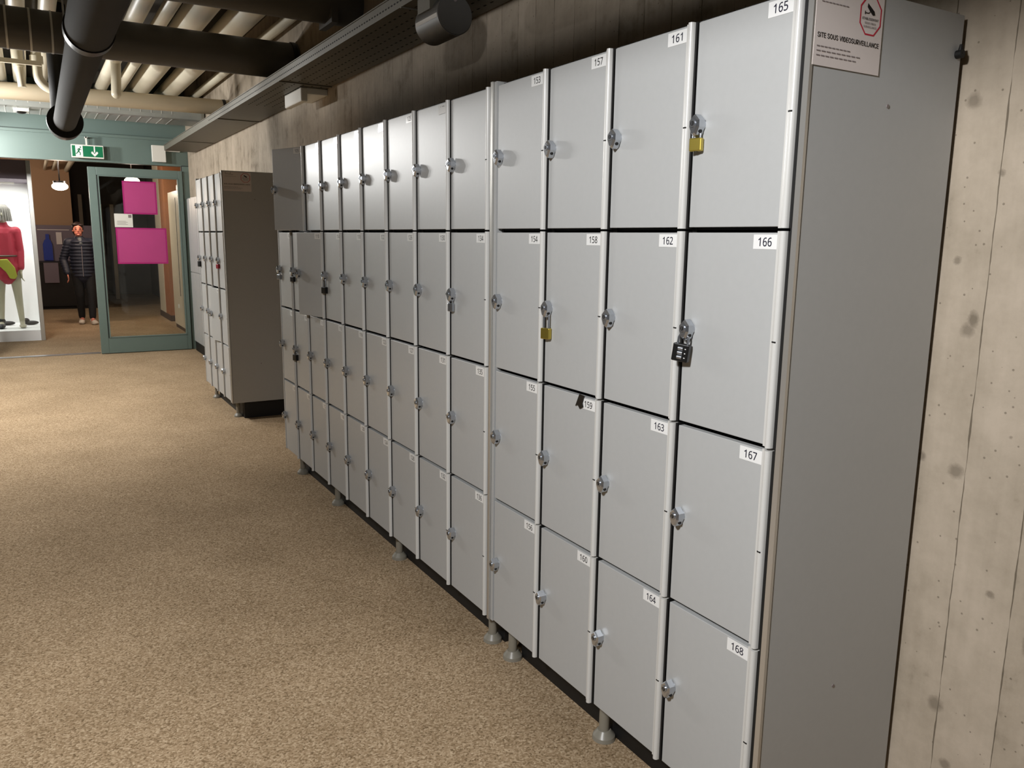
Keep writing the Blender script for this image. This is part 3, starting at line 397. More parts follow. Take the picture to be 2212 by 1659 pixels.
def lock_mesh():
    """cam lock with faceted hexagonal body, round keyway face and a lower eye for a padlock; local origin on door face"""
    mb = MB()
    mb.cyl((0, 0, 0), (-.006, 0, 0), .019, 'chrome', n=24)
    hexa = [(0, .030), (.019, .012), (.019, -.008), (.008, -.031), (0, -.036), (-.008, -.031), (-.019, -.008), (-.019, .012)]
    n = len(hexa)
    rings = [(-.004, 1.0), (-.024, 1.0), (-.029, .86), (-.031, .8)]
    vs = [(x, p[0]*k, p[1]*k) for x, k in rings for p in hexa]
    fs = [(r*n+i, r*n+(i+1) % n, (r+1)*n+(i+1) % n, (r+1)*n+i) for r in range(len(rings)-1) for i in range(n)]
    mb.add(vs, fs, 'chrome'); mb.add(vs[-n:], [list(range(n))], 'chrome'); mb.add(vs[:n], [list(range(n))[::-1]], 'chrome')
    mb.cyl((-.030, 0, .002), (-.034, 0, .002), .011, 'steel', n=20)
    mb.cyl((-.034, 0, .002), (-.0345, 0, .002), .007, 'plainblack', n=16)
    mb.box(-.0352, -.0344, -.0012, .0012, -.003, .007, 'steel')
    # eye: dark bore through the lower lobe from side to side
    mb.cyl((-.015, .0155, -.020), (-.015, -.0155, -.020), .0055, 'plainblack', n=14)
    mb.v = [(x*.85, y*.74, z*.74) for x, y, z in mb.v]
    return mb
def label_mesh(num, variant=None):
    mb = MB(); y0, y1 = .031, .094; z1 = H-.010; z0 = z1-.030
    mb.box(-.0008, 0, y0, y1, z0, z1, 'label')
    if num: put_text(mb, str(num), .0185, 'ink' if num >= 161 else 'inkblack', lambda u, v: (-.0010, (y0+y1)/2-u, z0+.0055+v), width=.036)
    if variant == 'torn':      # partly peeled upper layer
        mb.add([(-.0013, y1, z0-.004), (-.0013, y0, z0-.002), (-.0013, y0, z1-.008), (-.0013, y0+.02, z1-.011), (-.0013, y0+.035, z1-.007), (-.0013, y1, z1-.012)], [(0, 1, 2, 3, 4, 5)], 'label')
    return mb
PROF = profile_mesh().build('hinge_profile', local=True); LOCK = lock_mesh().build('lock', local=True)
DOORS = {}
def new_door(W):
    if W not in DOORS:
        o = door_mesh(W).build('door_pattern', local=True); DOORS[W] = o.data; bpy.data.objects.remove(o)
    return DOORS[W]
prof_me, lock_me = PROF.data, LOCK.data
bpy.data.objects.remove(PROF); bpy.data.objects.remove(LOCK)
def add_obj(name, me, parent, loc=(0, 0, 0)):
    o = bpy.data.objects.new(name, me); COL.objects.link(o); o.parent = parent; o.location = loc; return o

def locker_bank(ynear, W, n, num, label, group, legs, open_=None, nolabel=(), torn=(), depth=.48, end_sign=False, labels=True):
    """ynear: face of the near end panel side; columns run away from the camera"""
    yf = ynear+n*W
    root = thing('locker_cabinet', (0, ynear, FL), label, 'lockers', group)
    # end panels
    MB().bbox(-.001, depth, ynear-.022, ynear-.002, 0, TOPS[0]+.004, 'laminate', .001).build('side_panel', root)
    MB().bbox(-.001, depth, yf+.001, yf+.016, 0, TOPS[0]+.004, 'laminate', .001).build('side_panel', root)
    mb = MB().box(-.007, .001, ynear-.0235, ynear-.010, 0, TOPS[0]+.004, 'alu').box(-.002, .02, ynear-.010, ynear-.002, 0, TOPS[0], 'plainblack').box(.001, .003, ynear-.0228, ynear-.0215, 0, TOPS[0]+.003, 'plainblack')
    mb.build('edge_trim', root)
    # carcass
    mb = MB()
    for k in range(n+1):
        yy = ynear+k*W; mb.box(.024, depth-.01, yy-.008 if k else yy-.002, yy+.008 if k < n else yy+.001, .002, TOPS[0], 'carcass')
    for z in (0, H, 2*H, 3*H, TOPS[0]-.016): mb.box(.026, depth-.01, ynear, yf, z, z+.016, 'carcass')
    mb.box(depth-.012, depth, ynear, yf, 0, TOPS[0], 'carcass')
    mb.build('carcass', root)
    MB().box(.021, depth, ynear-.002, yf+.001, TOPS[0]-.012, TOPS[0]-.003, 'laminate').build('top_panel', root)
    for k in range(n):
        for r in range(4):
            z0 = (3-r)*H; y0 = ynear+k*W
            dr = add_obj('door', new_door(W), root, (0, y0-ynear, z0-FL))
            add_obj('hinge_profile', prof_me, dr)
            add_obj('lock', lock_me, dr, (0, W-.031, H/2+.002))
            nn = num(k, r)
            if (k, r) not in nolabel:
                lb = label_mesh(nn, 'torn' if (k, r) in torn else None).build('number_label', dr, local=True)
            if open_ and (k, r) in open_: dr.rotation_euler = (0, 0, math.radians(open_[(k, r)]))
    MB().box(.100, depth-.03, ynear+.04, yf-.04, FL, -.001, 'plainblack').build('base_block', root)  # black block added in place of the shade under the lockers
    for (lx, ly) in legs:
        mb = MB(); mb.cyl((lx, ly, 0), (lx, ly, FL+.03), .016, 'foot', n=18); mb.cyl((lx, ly, FL+.03), (lx, ly, FL+.012), .020, 'foot', .034, n=24); mb.cyl((lx, ly, FL+.012), (lx, ly, FL), .034, 'foot', .036, n=24)
        mb.build('leg', root)
    if depth > .4:   # panel screws
        mb = MB()
        for (sx, sz) in ((.241, 1.629), (.236, .316)):
            mb.cyl((sx, ynear-.022, sz), (sx, ynear-.0235, sz), .004, 'inkgrey', n=12)
        mb.build('screw', root)
    return root
def legs_at(ys): return [(.068, y) for y in ys]
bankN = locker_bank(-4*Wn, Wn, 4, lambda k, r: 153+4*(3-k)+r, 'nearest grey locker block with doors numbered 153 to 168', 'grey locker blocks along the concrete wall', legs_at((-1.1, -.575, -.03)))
# near block: black plug on its panel
MB().cyl((.464, -1.222, 1.757), (.464, -1.236, 1.757), .009, 'plainblack', n=14).cyl((.464, -1.230, 1.757), (.464, -1.230, 1.777), .007, 'plainblack', .003, n=10).build('plug', bankN)
W1 = .297; Y1 = .041
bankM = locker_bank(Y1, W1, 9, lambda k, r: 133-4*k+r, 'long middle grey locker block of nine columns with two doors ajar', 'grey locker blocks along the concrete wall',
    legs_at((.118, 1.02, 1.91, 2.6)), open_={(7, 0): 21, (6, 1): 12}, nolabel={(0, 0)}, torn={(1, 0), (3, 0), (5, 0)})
W2 = .281; Y2 = 4.335
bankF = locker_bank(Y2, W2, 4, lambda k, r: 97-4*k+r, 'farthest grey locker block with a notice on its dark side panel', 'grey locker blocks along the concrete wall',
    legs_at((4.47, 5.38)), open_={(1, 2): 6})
# shallow white cupboards between the far block and the screen
cb = thing('wall_cupboard', (.44, 5.75, FL), 'shallow white cupboard row between farthest lockers and teal screen', 'cupboard')
mb = MB().box(.45, WX, 5.75, 8.78, FL, FL+.12, 'plainblack'); mb.build('base_block', cb)
mb = MB().box(.45, WX, 5.75, 8.78, FL+.12, 1.80, 'laminate'); mb.build('body', cb)
for k in range(10):
    y0 = 5.76+k*.302
    MB().bbox(.438, .449, y0, y0+.292, FL+.13, .87, 'laminate', .001).build('door', cb)
    MB().bbox(.438, .449, y0, y0+.292, .88, 1.79, 'laminate', .001).build('door', cb)

# ------------------------------------------------------------------ padlocks
def padlock(name, loc, body, w_, h_, t_, shackle, label, rz=0, kind='brass', group='padlocks hanging on locker doors', shackle_mat='steel', tilt=0):
    """loc = eye of the lock; shackle passes through it sideways"""
    root = thing(name, loc, label, 'padlock', group, rz); root.rotation_euler = (tilt, 0, rz)
    sw = w_*.30; r = .0028 if w_ > .03 else .0022
    pts = [(0, sw, -shackle)]+[(0, sw*math.cos(a), -.006+sw*.75*math.sin(a)) for a in [PI*i/10 for i in range(11)]]+[(0, -sw, -shackle)]
    MB().tube(pts, r, shackle_mat, n=10).build('shackle', root, local=True)
    zt = -shackle+.002
    mb = MB().bbox(-t_/2, t_/2, -w_/2, w_/2, zt-h_, zt, body, .0025)
    mb.build('lock_body', root, local=True)
    if kind == 'combo':
        mb = MB()
        for side in (-1,):
            for k in range(3):
                z = zt-h_*(.25+.25*k); mb.cyl((side*t_*.42, -.006, z), (side*t_*.42, .006, z), .0048, 'steel', n=14)
        mb.build('number_wheels', root, local=True)
        mb = MB()
        for k in range(3):
            z = zt-h_*(.25+.25*k); mb.box(-t_/2-.0006, -t_/2, -.0135, -.0105, z-.001, z+.001, 'label')
        mb.build('index_marks', root, local=True)
    else:
        MB().cyl((0, 0, zt-h_), (0, 0, zt-h_-.0008), .0045, 'plainblack', n=12).build('keyhole', root, local=True)
    return root
def eye(yleft, row, dx=0):       # world position of the eye under a lock
    return (-.013-dx, yleft-.031, (3-row)*H+H/2-.013)
padlock('padlock', eye(-.9, 0), 'brass', .030, .029, .014, .016, 'brass padlock on the top door of the nearest locker column', .35)
padlock('padlock', eye(-.3, 1), 'brass', .033, .033, .014, .046, 'brass padlock with long shackle on door 158', .3)
padlock('padlock', eye(-.9, 1, .007), 'black', .040, .042, .018, .022, 'black combination padlock with three number wheels on door 166', .45, 'combo', tilt=.12)
e1 = lambda k, r: eye(Y1+W1*(k+1), r)
padlock('padlock', e1(0, 1), 'steel', .026, .030, .012, .020, 'slim silver padlock hanging on door 134', .3)
padlock('padlock', e1(5, 1), 'black', .036, .034, .018, .046, 'black padlock on a long shackle right of the ajar second row door', .3)
padlock('padlock', e1(7, 2), 'black', .036, .036, .018, .022, 'small black padlock on third row beneath the two ajar doors', .3)
padlock('padlock', e1(7, 1), 'black', .034, .03, .016, .020, 'small dark padlock at the free edge of the ajar second row door', .3)
padlock('padlock', e1(8, 1), 'steel', .034, .03, .016, .020, 'small dull grey padlock on farthest column of the middle block', .3)
padlock('padlock', eye(Y2+W2, 1), 'redp', .036, .036, .018, .020, 'small red padlock on the farthest locker block', .3)
padlock('padlock', eye(Y2+4*W2, 1), 'black', .036, .05, .018, .020, 'black padlock at the far left edge of the farthest locker block', .3)
# torn black tape over number 159
mb = MB(); pts = [(-.478, .877), (-.497, .915), (-.520, .913), (-.512, .890), (-.516, .880), (-.500, .872), (-.490, .882)]
mb.prism([(y, z) for y, z in pts], 0, -.004, -.0018, 'black')
tag(mb.build('torn_tape'), 'torn scrap of black tape half covering number 159', 'tape')

# ------------------------------------------------------------------ video surveillance notices on end panels
def surv_sign(x0, ysurf, z1, w_, h_, label, big=True):
    root = thing('notice', (x0, ysurf, z1-h_), label, 'notice', 'video surveillance notices on locker sides')
    y = ysurf-.0006
    mb = MB().box(x0, x0+w_, y, ysurf, z1-h_, z1, 'paper'); mb.build('paper', root)
    def P(u, v, e=0.0004): return (x0+u*w_, y-e, z1-h_+v*h_)
    mb = MB()
    # octagon with red rim
    cx, cz, a, b = .80, .715, .165, .24
    oc = [(-.42, 1), (.42, 1), (1, .45), (1, -.45), (.42, -1), (-.42, -1), (-1, -.45), (-1, .45)]
    mb.add([P(cx+p[0]*a, cz+p[1]*b) for p in oc]+[P(cx+p[0]*a*.90, cz+p[1]*b*.92) for p in oc], [(i, (i+1) % 8, 8+(i+1) % 8, 8+i) for i in range(8)], 'inkred')
    mb.build('red_octagon', root)
    mb = MB()
    cam_ = [(-.055, .15), (.02, .09), (.05, .065), (.065, .02), (.03, .01), (-.02, .055), (-.06, .10)]
    mb.add([P(cx+u, cz+v, .0006) for u, v in cam_], [list(range(len(cam_)))], 'inkblack')
    mb.add([P(cx+u, cz+v, .0006) for u, v in [(-.01, .055), (.0, .06), (-.035, .022), (-.085, .022), (-.085, .034), (-.04, .034)]], [(0, 1, 2, 3, 4, 5)], 'inkblack')
    mb.add([P(cx+u, cz+v, .0006) for u, v in [(-.095, .01), (-.083, .01), (-.083, .05), (-.095, .05)]], [(0, 1, 2, 3)], 'inkblack')
    mb.build('camera_symbol', root)
    mb = MB()
    T = lambda s, u, v, wd, hh, m: put_text(mb, s, hh*h_, m, lambda a_, b_: (x0+u*w_+a_, y-.0006, z1-h_+v*h_+b_), center=False, width=wd*w_)
    T('ETABLISSEMENT', cx-.125, cz-.055, .25, .030, 'inkblack')
    T('SOUS VIDEO', cx-.085, cz-.105, .17, .026, 'inkgrey'); T('SURVEILLANCE', cx-.10, cz-.150, .20, .026, 'inkgrey')
    mb.build('octagon_text', root); mb = MB()
    T('SITE SOUS VIDEOSURVEILLANCE', .04, .335, .92, .062, 'inkblack')
    mb.build('headline', root); mb = MB()
    for k, wd in enumerate((.50, .66, .60)):
        n_ = 9; 
        for j in range(n_):      # illegible small print, as word-long strokes
            a0 = .04+wd*j/n_; mb.add([P(a0, .225-.055*k, .0006), P(a0+wd/n_*.8, .225-.055*k, .0006), P(a0+wd/n_*.8, .239-.055*k, .0006), P(a0, .239-.055*k, .0006)], [(0, 1, 2, 3)], 'inkgrey')
    for j in range(8):
        a0 = .07+.40*j/8; mb.add([P(a0, .755, .0006), P(a0+.04, .755, .0006), P(a0+.04, .768, .0006), P(a0, .768, .0006)], [(0, 1, 2, 3)], 'inkgrey')
    mb.build('small_print', root); mb = MB()
    # handwritten script line (looping stroke)
    path = [(.09, .93), (.11, .985), (.10, .90), (.12, .86), (.145, .93), (.155, .87), (.18, .92), (.195, .865), (.22, .90), (.23, .86), (.26, .88), (.28, .99), (.285, .86), (.33, .85), (.37, .86)]
    mb.tube([P(u, v, .0006) for u, v in path], .0009, 'inkblack', n=5)
    mb.build('handwriting', root)
    return root
surv_sign(-.001, -1.2236, 1.836, .200, .152, 'large pale surveillance notice on the side of the nearest locker block')
surv_sign(.004, Y2-.0222, 1.832, .215, .146, 'dim surveillance notice on the dark side of the farthest locker block')

# ------------------------------------------------------------------ cable tray, things under and in it
tr = thing('cable_tray', (.3, -4.9, 2.33), 'long galvanised cable tray along the top of the concrete wall', 'cable tray')
XT = .145
mb = MB()
mb.box(XT, WX-.01, -4.9, 8.3, 2.328, 2.332, 'tray'); mb.box(XT, XT+.004, -4.9, 8.3, 2.332, 2.388, 'tray'); mb.box(WX-.014, WX-.01, -4.9, 8.3, 2.332, 2.388, 'tray')
mb.box(XT-.006, XT+.008, -4.9, 8.3, 2.386, 2.391, 'tray')
mb.build('tray_channel', tr)
mb = MB(); y = .9
while y < 5.5:
    mb.box(XT-.0006, XT+.001, y, y+.018, 2.352, 2.358, 'hole'); y += .034
y = .7
while y < 4.2:
    for k in range(5): mb.box(XT+.05+k*.06, XT+.058+k*.06, y, y+.022, 2.3272, 2.3290, 'hole')
    y += .06
mb.build('perforations', tr)['kind'] = 'stuff'
for y in (-.9, 1.1, 3.1, 5.1, 7.1):
    MB().box(XT-.003, WX-.008, y, y+.012, 2.322, 2.328, 'tray').build('joint_strip', tr)
def cables(name, path, r, m, label):
    return tag(MB().tube(path, r, m, n=8).build(name), label, 'cable')
cables('cable', [(XT+.03, y, 2.385+.012*math.sin(y*3)) for y in [5.2+.15*i for i in range(20)]], .009, 'yellow', 'yellow cable lying in the far end of the cable tray')
cables('cable', [(XT+.10+.01*math.sin(y), y, 2.345) for y in [-4.5+.5*i for i in range(26)]], .012, 'cable', 'dark grey cable running inside the cable tray')
cables('cable', [(.46, -.3+.07*i, 2.40-.085*math.sin(PI*i/14)) for i in range(15)], .007, 'cable', 'thin grey cable sagging beside the cylindrical wall lamp')
# cylindrical wall lamp under the tray
rl = thing('cylinder_lamp', (.25, .9, 2.25), 'grey cylindrical lamp hanging under the cable tray', 'lamp')
mb = MB().cyl((.25, .80, 2.245), (.25, 1.02, 2.245), .079, 'duct', n=48); mb.build('housing', rl)
mb = MB().cyl((.25, .800, 2.245), (.25, .796, 2.245), .076, 'duct', n=48); mb.build('end_cap', rl)
mb = MB(); a0 = math.radians(183)
mb.add([(.25+.0796*math.cos(a), yy, 2.245+.0796*math.sin(a)) for yy in (.806, 1.015) for a in (a0-.04, a0+.16)], [(0, 1, 3, 2)], 'label'); mb.build('white_strip', rl)  # narrow white strip along the side of the housing
mb = MB().box(.20, .30, .86, .96, 2.32, 2.333, 'tray').box(.165, .20, .86, .98, 2.27, 2.328, 'tray'); mb.build('mounting_bracket', rl)
MB().cyl((.25, .796, 2.30), (.25, .794, 2.30), .007, 'inkgrey', n=14).build('screw', rl)
# emergency light box
eb = thing('emergency_light', (.4, 3.4, 2.25), 'white box light fixed beneath the cable tray on the wall', 'light box')
MB().bbox(.335, WX, 3.22, 3.60, 2.285, 2.327, 'white', .004).build('base_plate', eb)
MB().bbox(.315, .36, 3.215, 3.62, 2.235, 2.325, 'white', .008).build('diffuser', eb)

# ------------------------------------------------------------------ overhead ducts and pipes
def pipe(name, a, b, r, m, label, cat='pipe', group=None, bands=None, bandm='seam', n=32, caps=None):
    root = thing(name, a, label, cat, group)
    MB().cyl(a, b, r, m, n=n).build('pipe_run', root)
    a = Vector(a); b = Vector(b); d = (b-a).normalized(); L = (b-a).length
    if bands:
        for t in bands:
            MB().cyl(a+d*(t-.006), a+d*(t+.006), r+.003, bandm, n=n).build('seam_band', root)
    return root
p = pipe('ventilation_duct', (XL, 3.95, 2.625), (WX, 3.95, 2.625), .128, 'duct', 'dark grey round duct crossing the ceiling behind the black pipe', 'duct', bands=[-1.34-XL, -1.21-XL, -1.09-XL], bandm='seam')
MB().cyl((WX-.045, 3.95, 2.625), (WX-.015, 3.95, 2.625), .136, 'brub', n=32).build('end_collar', p)
p = pipe('ventilation_duct', (XL, 2.62, 2.72), (WX, 2.62, 2.72), .125, 'duct', 'dark duct crossing the ceiling nearest the camera', 'duct')
MB().box(.3, .34, 2.5, 2.74, 2.58, 2.86, 'duct').build('flange', p)
p = pipe('cross_pipe', (XL, 6.35, 2.55), (WX, 6.35, 2.60), .073, 'greyduct', 'beige pipe crossing the ceiling in front of the foil duct')
MB().cyl((WX-.06, 6.35, 2.595), (WX-.03, 6.35, 2.597), .080, 'brub', n=32).build('end_collar', p)
fd = thing('foil_duct', (XL, 7.7, 2.7), 'silver foil wrapped duct crossing the ceiling before the teal screen', 'duct')
MB().bbox(XL, WX, 7.55, 8.1, 2.60, 2.825, 'foil', .05).build('duct_body', fd)
x = -1.75
while x < .2:
    MB().box(x, x+.007, 7.547, 7.56, 2.65, 2.78, 'seam').build('foil_seam', fd); MB().box(x, x+.007, 7.56, 8.05, 2.598, 2.601, 'seam').build('foil_seam', fd); x += .105
# cream pipes running away from the camera, side by side
runs = [(-.53, .062, 'narrow cream ceiling pipe just right of the black pipe'), (-.355, .050, 'narrow cream ceiling pipe, second right of the black pipe'), (-.14, .102, 'wide cream ceiling pipe left of the widest dark gap'),
        (.165, .098, 'wide cream ceiling pipe nearest the concrete wall'), (.43, .04, 'cream pipe tucked into the corner of ceiling and wall'),
        (-1.275, .058, 'cream ceiling pipe on the left of the black pipe'), (-1.085, .056, 'cream ceiling pipe directly above the black pipe'), (-1.44, .052, 'cream ceiling pipe at the left edge of the picture'), (-1.66, .05, 'cream ceiling pipe farthest left')]
for x, r, lab in runs:
    pipe('ceiling_pipe', (x, -4.8, 2.90+(.04 if r > .09 else 0)), (x, 8.9, 2.90+(.04 if r > .09 else 0)), r, 'cream', lab, 'pipe', 'cream pipes under the ceiling')
# dark slab ribs between the pipes
pipe('conduit', (-.70, -4.8, 2.885), (-.67, 8.9, 2.885), .016, 'greyduct', 'thin grey conduit running above the right side of the black pipe', 'conduit')
# drop pipes
dp = thing('drop_pipe', (-.54, 6.0, 2.56), 'short cream pipe ending open below the ceiling right of the black pipe', 'pipe')
MB().tube([(-.53, 6.0, 2.87), (-.535, 6.0, 2.75), (-.545, 5.98, 2.58)], .042, 'cream', n=20).build('pipe_run', dp)
MB().ell((-.545, 5.98, 2.58), (.042, .042, .04), 'cream').build('end_cap', dp)
dp = thing('drop_pipe', (-1.09, 5.8, 2.5), 'cream pipe bending down and right behind the black pipe', 'pipe')
pts = [(-1.15, 5.8, 2.87), (-1.15, 5.8, 2.66)]+[(-1.15+.12-.12*math.cos(a), 5.8, 2.66-.12*math.sin(a)) for a in [PI/2*i/8 for i in range(1, 9)]]+[(-.80, 5.8, 2.54)]
MB().tube(pts, .038, 'cream', n=20).build('pipe_run', dp)
MB().cyl((-1.15, 5.8, 2.74), (-1.15, 5.8, 2.80), .050, 'cream', n=20).build('socket', dp)
dp = thing('drop_pipe', (-1.29, 5.8, 2.55), 'straight cream drop pipe with socket at upper left', 'pipe')
MB().cyl((-1.29, 5.8, 2.87), (-1.27, 5.8, 2.54), .030, 'cream', n=20).build('pipe_run', dp); MB().cyl((-1.288, 5.8, 2.85), (-1.28, 5.8, 2.70), .044, 'cream', .040, n=20).build('socket', dp)
rb = thing('support_rail', (-1.4, 5.7, 2.72), 'pale horizontal rail across the cream drop pipes', 'rail')
MB().box(-2.2, -1.12, 5.68, 5.71, 2.705, 2.74, 'cream').build('rail', rb)
for x in (-1.24, -1.75): MB().cyl((x, 5.695, 2.72), (x, 5.695, 3.12), .006, 'steel', n=8).build('hanger_rod', rb)
# black pipe with collars
bp = thing('black_pipe', (-1.02, 1.0, 2.2), 'thick black insulated pipe with rubber collars running overhead', 'pipe')
zc = 2.195
MB().cyl((-1.03, -4.9, zc), (-1.03, 1.70, zc), .094, 'bpipe', n=40).build('pipe_run', bp)
MB().cyl((-1.03, 1.70, zc), (-1.01, 5.02, zc), .080, 'bpipe', n=40).build('pipe_run', bp)
MB().cyl((-1.03, 1.66, zc), (-1.03, 1.74, zc), .100, 'brub', n=40).cyl((-1.03, 1.745, zc), (-1.03, 1.752, zc), .098, 'steel', n=40).build('collar', bp)
MB().cyl((-1.01, 4.96, zc), (-1.01, 5.02, zc), .126, 'brub', n=40).build('end_collar', bp)
MB().cyl((-1.01, 5.025, zc), (-1.01, 5.034, zc), .127, 'steel', n=40).build('clamp_ring', bp)
MB().tube([(-1.01, 5.034, zc), (-1.01, 5.12, zc-.01), (-1.01, 5.20, zc+.02), (-1.01, 5.28, zc+.10), (-1.01, 5.31, zc+.25), (-1.01, 5.31, 3.12)], [.122, .118, .10, .085, .08, .08], 'brub', n=28).build('elbow', bp)
for y in (-1.5, .6, 3.6):
    MB().cyl((-1.03, y, zc+.08), (-1.03, y, CEIL), .005, 'steel', n=8).build('hanger_rod', bp)
# smoke detector plate under the foil duct
sd = thing('detector', (-1.28, 7.5, 2.58), 'small white detector plate hanging at left under the foil duct', 'detector')
MB().box(-1.36, -1.22, 7.60, 7.76, 2.57, 2.599, 'white').build('plate', sd); MB().ell((-1.29, 7.68, 2.57), (.05, .05, .02), 'black').build('dome', sd)

# ------------------------------------------------------------------ exit sign, white box
ex = thing('exit_sign', (-.64, YT-.1, 2.23), 'green and white emergency exit sign with running figure and down arrow', 'sign')
ye = YT-.10
def E(u, v): return (-.812+u*.345, v)
MB().bbox(-.812, -.467, ye, ye+.05, 2.232, 2.385, 'white', .004).build('case', ex)
mb = MB().box(-.803, -.476, ye-.001, ye, 2.247, 2.372, 'green'); mb.build('green_panel', ex)
mb = MB().box(-.768, -.690, ye-.002, ye-.001, 2.247, 2.372, 'label')
def flat(mb, pts, m, y): mb.add([(x, y, z) for x, z in pts], [list(range(len(pts)))], m)
flat(mb, [(-.573, 2.372), (-.559, 2.372), (-.559, 2.300), (-.573, 2.300)], 'label', ye-.002)
flat(mb, [(-.602, 2.305), (-.590, 2.313), (-.566, 2.285), (-.542, 2.313), (-.530, 2.305), (-.530, 2.290), (-.566, 2.253), (-.602, 2.290)], 'label', ye-.0021)
mb.build('pictogram', ex)
mb = MB()
def limb(a, b, w_): 
    a = Vector((a[0], 0, a[1])); b = Vector((b[0], 0, b[1])); d = (b-a).normalized(); n = Vector((-d.z, 0, d.x))*w_/2
    mb.add([(p.x, ye-.003, p.z) for p in (a+n, b+n, b-n, a-n)], [(0, 1, 2, 3)], 'green')
limb((-.722, 2.340), (-.738, 2.305), .016); limb((-.738, 2.308), (-.718, 2.288), .010); limb((-.718, 2.288), (-.722, 2.262), .009); limb((-.738, 2.306), (-.752, 2.286), .010); limb((-.752, 2.286), (-.766, 2.276), .008)
limb((-.722, 2.338), (-.742, 2.332), .007); limb((-.742, 2.332), (-.75, 2.318), .006); limb((-.724, 2.335), (-.704, 2.322), .006)
mb.cyl((-.714, ye-.003, 2.354), (-.714, ye-.0031, 2.354), .008, 'green', n=12); mb.build('running_figure', ex)
MB().box(-.655, -.637, ye+.01, ye+.04, 2.385, 2.48, 'white').box(-.66, -.632, ye+.01, YT, 2.465, 2.48, 'white').build('hanger', ex)
wb = thing('white_box', (.15, YT-.1, 2.25), 'white rectangular wall box on the teal header near the cable tray', 'box')
MB().bbox(.068, .226, YT-.12, YT-.06, 2.232, 2.432, 'white', .005).build('housing', wb)
MB().box(.226, .40, YT-.07, YT-.02, 2.37, 2.395, 'white').box(.10, .2, YT-.062, YT, 2.3, 2.35, 'white').build('bracket_arm', wb)

# ------------------------------------------------------------------ corridor ceiling lamps (out of frame) and hall lamps; the last of each is added
for i, (x, y, z) in enumerate(LAMPS):
    l = thing('ceiling_lamp', (x, y, z+.12), ['shaded ceiling downlight beside the nearest lockers', 'shaded ceiling downlight in the middle of the corridor', 'added fill lamp over the near floor, between the other two'][i], 'lamp', 'corridor ceiling lamps')
    MB().cyl((x, y, z+.15), (x, y, z+.22), .17, 'white', n=32).build('lamp_base', l); MB().cyl((x, y, z+.22), (x, y, CEIL), .012, 'steel', n=10).build('hanger_rod', l)
for i, (x, y, z) in enumerate(HALL):
    l = thing('dome_lamp', (x, y, z), ['glowing dome lamp hanging in the hall above the walking person', 'glowing dome lamp seen through the glass door at its top edge', 'added unseen dome lamp over the black counter, behind the display case'][i], 'lamp', 'glowing hall lamps')
    MB().ell((x, y, z), (.115, .115, .062), 'lampglass', n=24).build('glass_dome', l); MB().cyl((x, y, z+.05), (x, y, z+.08), .09, 'steel', n=24).build('cap', l)
    MB().cyl((x, y, z+.08), (x, y, CEIL), .010, 'steel', n=8).build('hanger_rod', l)
for x, lab in ((-.95, 'leftmost cream pipe under the hall ceiling'), (-.80, 'middle cream pipe under the hall ceiling'), (-.56, 'rightmost, thickest cream pipe under the hall ceiling')):
    pipe('ceiling_pipe', (x, 13.2, 2.62), (x, 17.0, 2.62), .028 if x < -.6 else .045, 'cream', lab, 'pipe', 'cream pipes in the hall')
for x, y, lab in ((-.2, 14, 'dark duct across the hall ceiling, nearer one'), (-.2, 15.6, 'dark duct across the hall ceiling, farther one')):
    pipe('ventilation_duct', (XL, y, 2.85), (1.25, y, 2.85), .14, 'duct', lab, 'duct')

fl = thing('fluorescent_lamp', (TUBE_X, 6.9, TUBE_Z+.1), 'long fluorescent batten lamp left of the corridor near the teal screen', 'lamp')
MB().bbox(TUBE_X-.09, TUBE_X+.09, 5.3, 8.5, TUBE_Z+.05, TUBE_Z+.10, 'white', .01).build('lamp_housing', fl)
for y in (5.6, 8.2): MB().cyl((TUBE_X, y, TUBE_Z+.10), (TUBE_X, y, CEIL), .006, 'steel', n=8).build('hanger_rod', fl)
# ------------------------------------------------------------------ display case with mannequin
vc = thing('display_case', (-2.2, 11.2, FL), 'brightly lit white shop display case beyond the screen at left', 'display case')
MB().box(XL+.01, -1.24, 10.7, 12.0, FL, 0.0, 'casewhite').build('base_block', vc)
MB().box(XL+.01, -1.27, 11.93, 12.0, 0, 2.30, 'casewhite').box(-1.275, -1.25, 10.76, 12.0, 0, 2.30, 'casewhite').build('back_panel', vc)
MB().box(XL+.01, -1.24, 10.7, 12.0, 2.06, 2.31, 'board').build('header', vc)
MB().bbox(-1.29, -1.235, 10.68, 10.76, FL, 2.31, 'alu', .004).build('post', vc)
MB().box(XL+.01, -1.29, 10.72, 10.726, 0, 2.06, 'glass').build('glass_pane', vc)
def body_remesh(o, vox=.008, it=3):
    r = o.modifiers.new('remesh', 'REMESH'); r.mode = 'VOXEL'; r.voxel_size = vox; r.use_smooth_shade = True
    if it: s_ = o.modifiers.new('smooth', 'SMOOTH'); s_.factor = .5; s_.iterations = it
    return o
def chain(mb, pts, m):
    """tapered limb: pts = [(x,y,z,r)...]"""
    for a, b in zip(pts, pts[1:]): mb.cyl(a[:3], b[:3], a[3], m, b[3], n=16)
    for a in pts: mb.ell(a[:3], (a[3],)*3, m, n=12)
def head(mb, c, m, turn=0):
    x, y, z = c
    mb.ell((x, y, z+.02), (.073, .088, .098), m); mb.ell((x, y-.012, z-.045), (.056, .068, .062), m)
    mb.ell((x, y-.086, z-.012), (.012, .018, .024), m); mb.ell((x, y-.082, z-.078), (.022, .016, .014), m)
    for s in (-1, 1): mb.ell((x+s*.073, y+.004, z-.005), (.010, .018, .028), m)
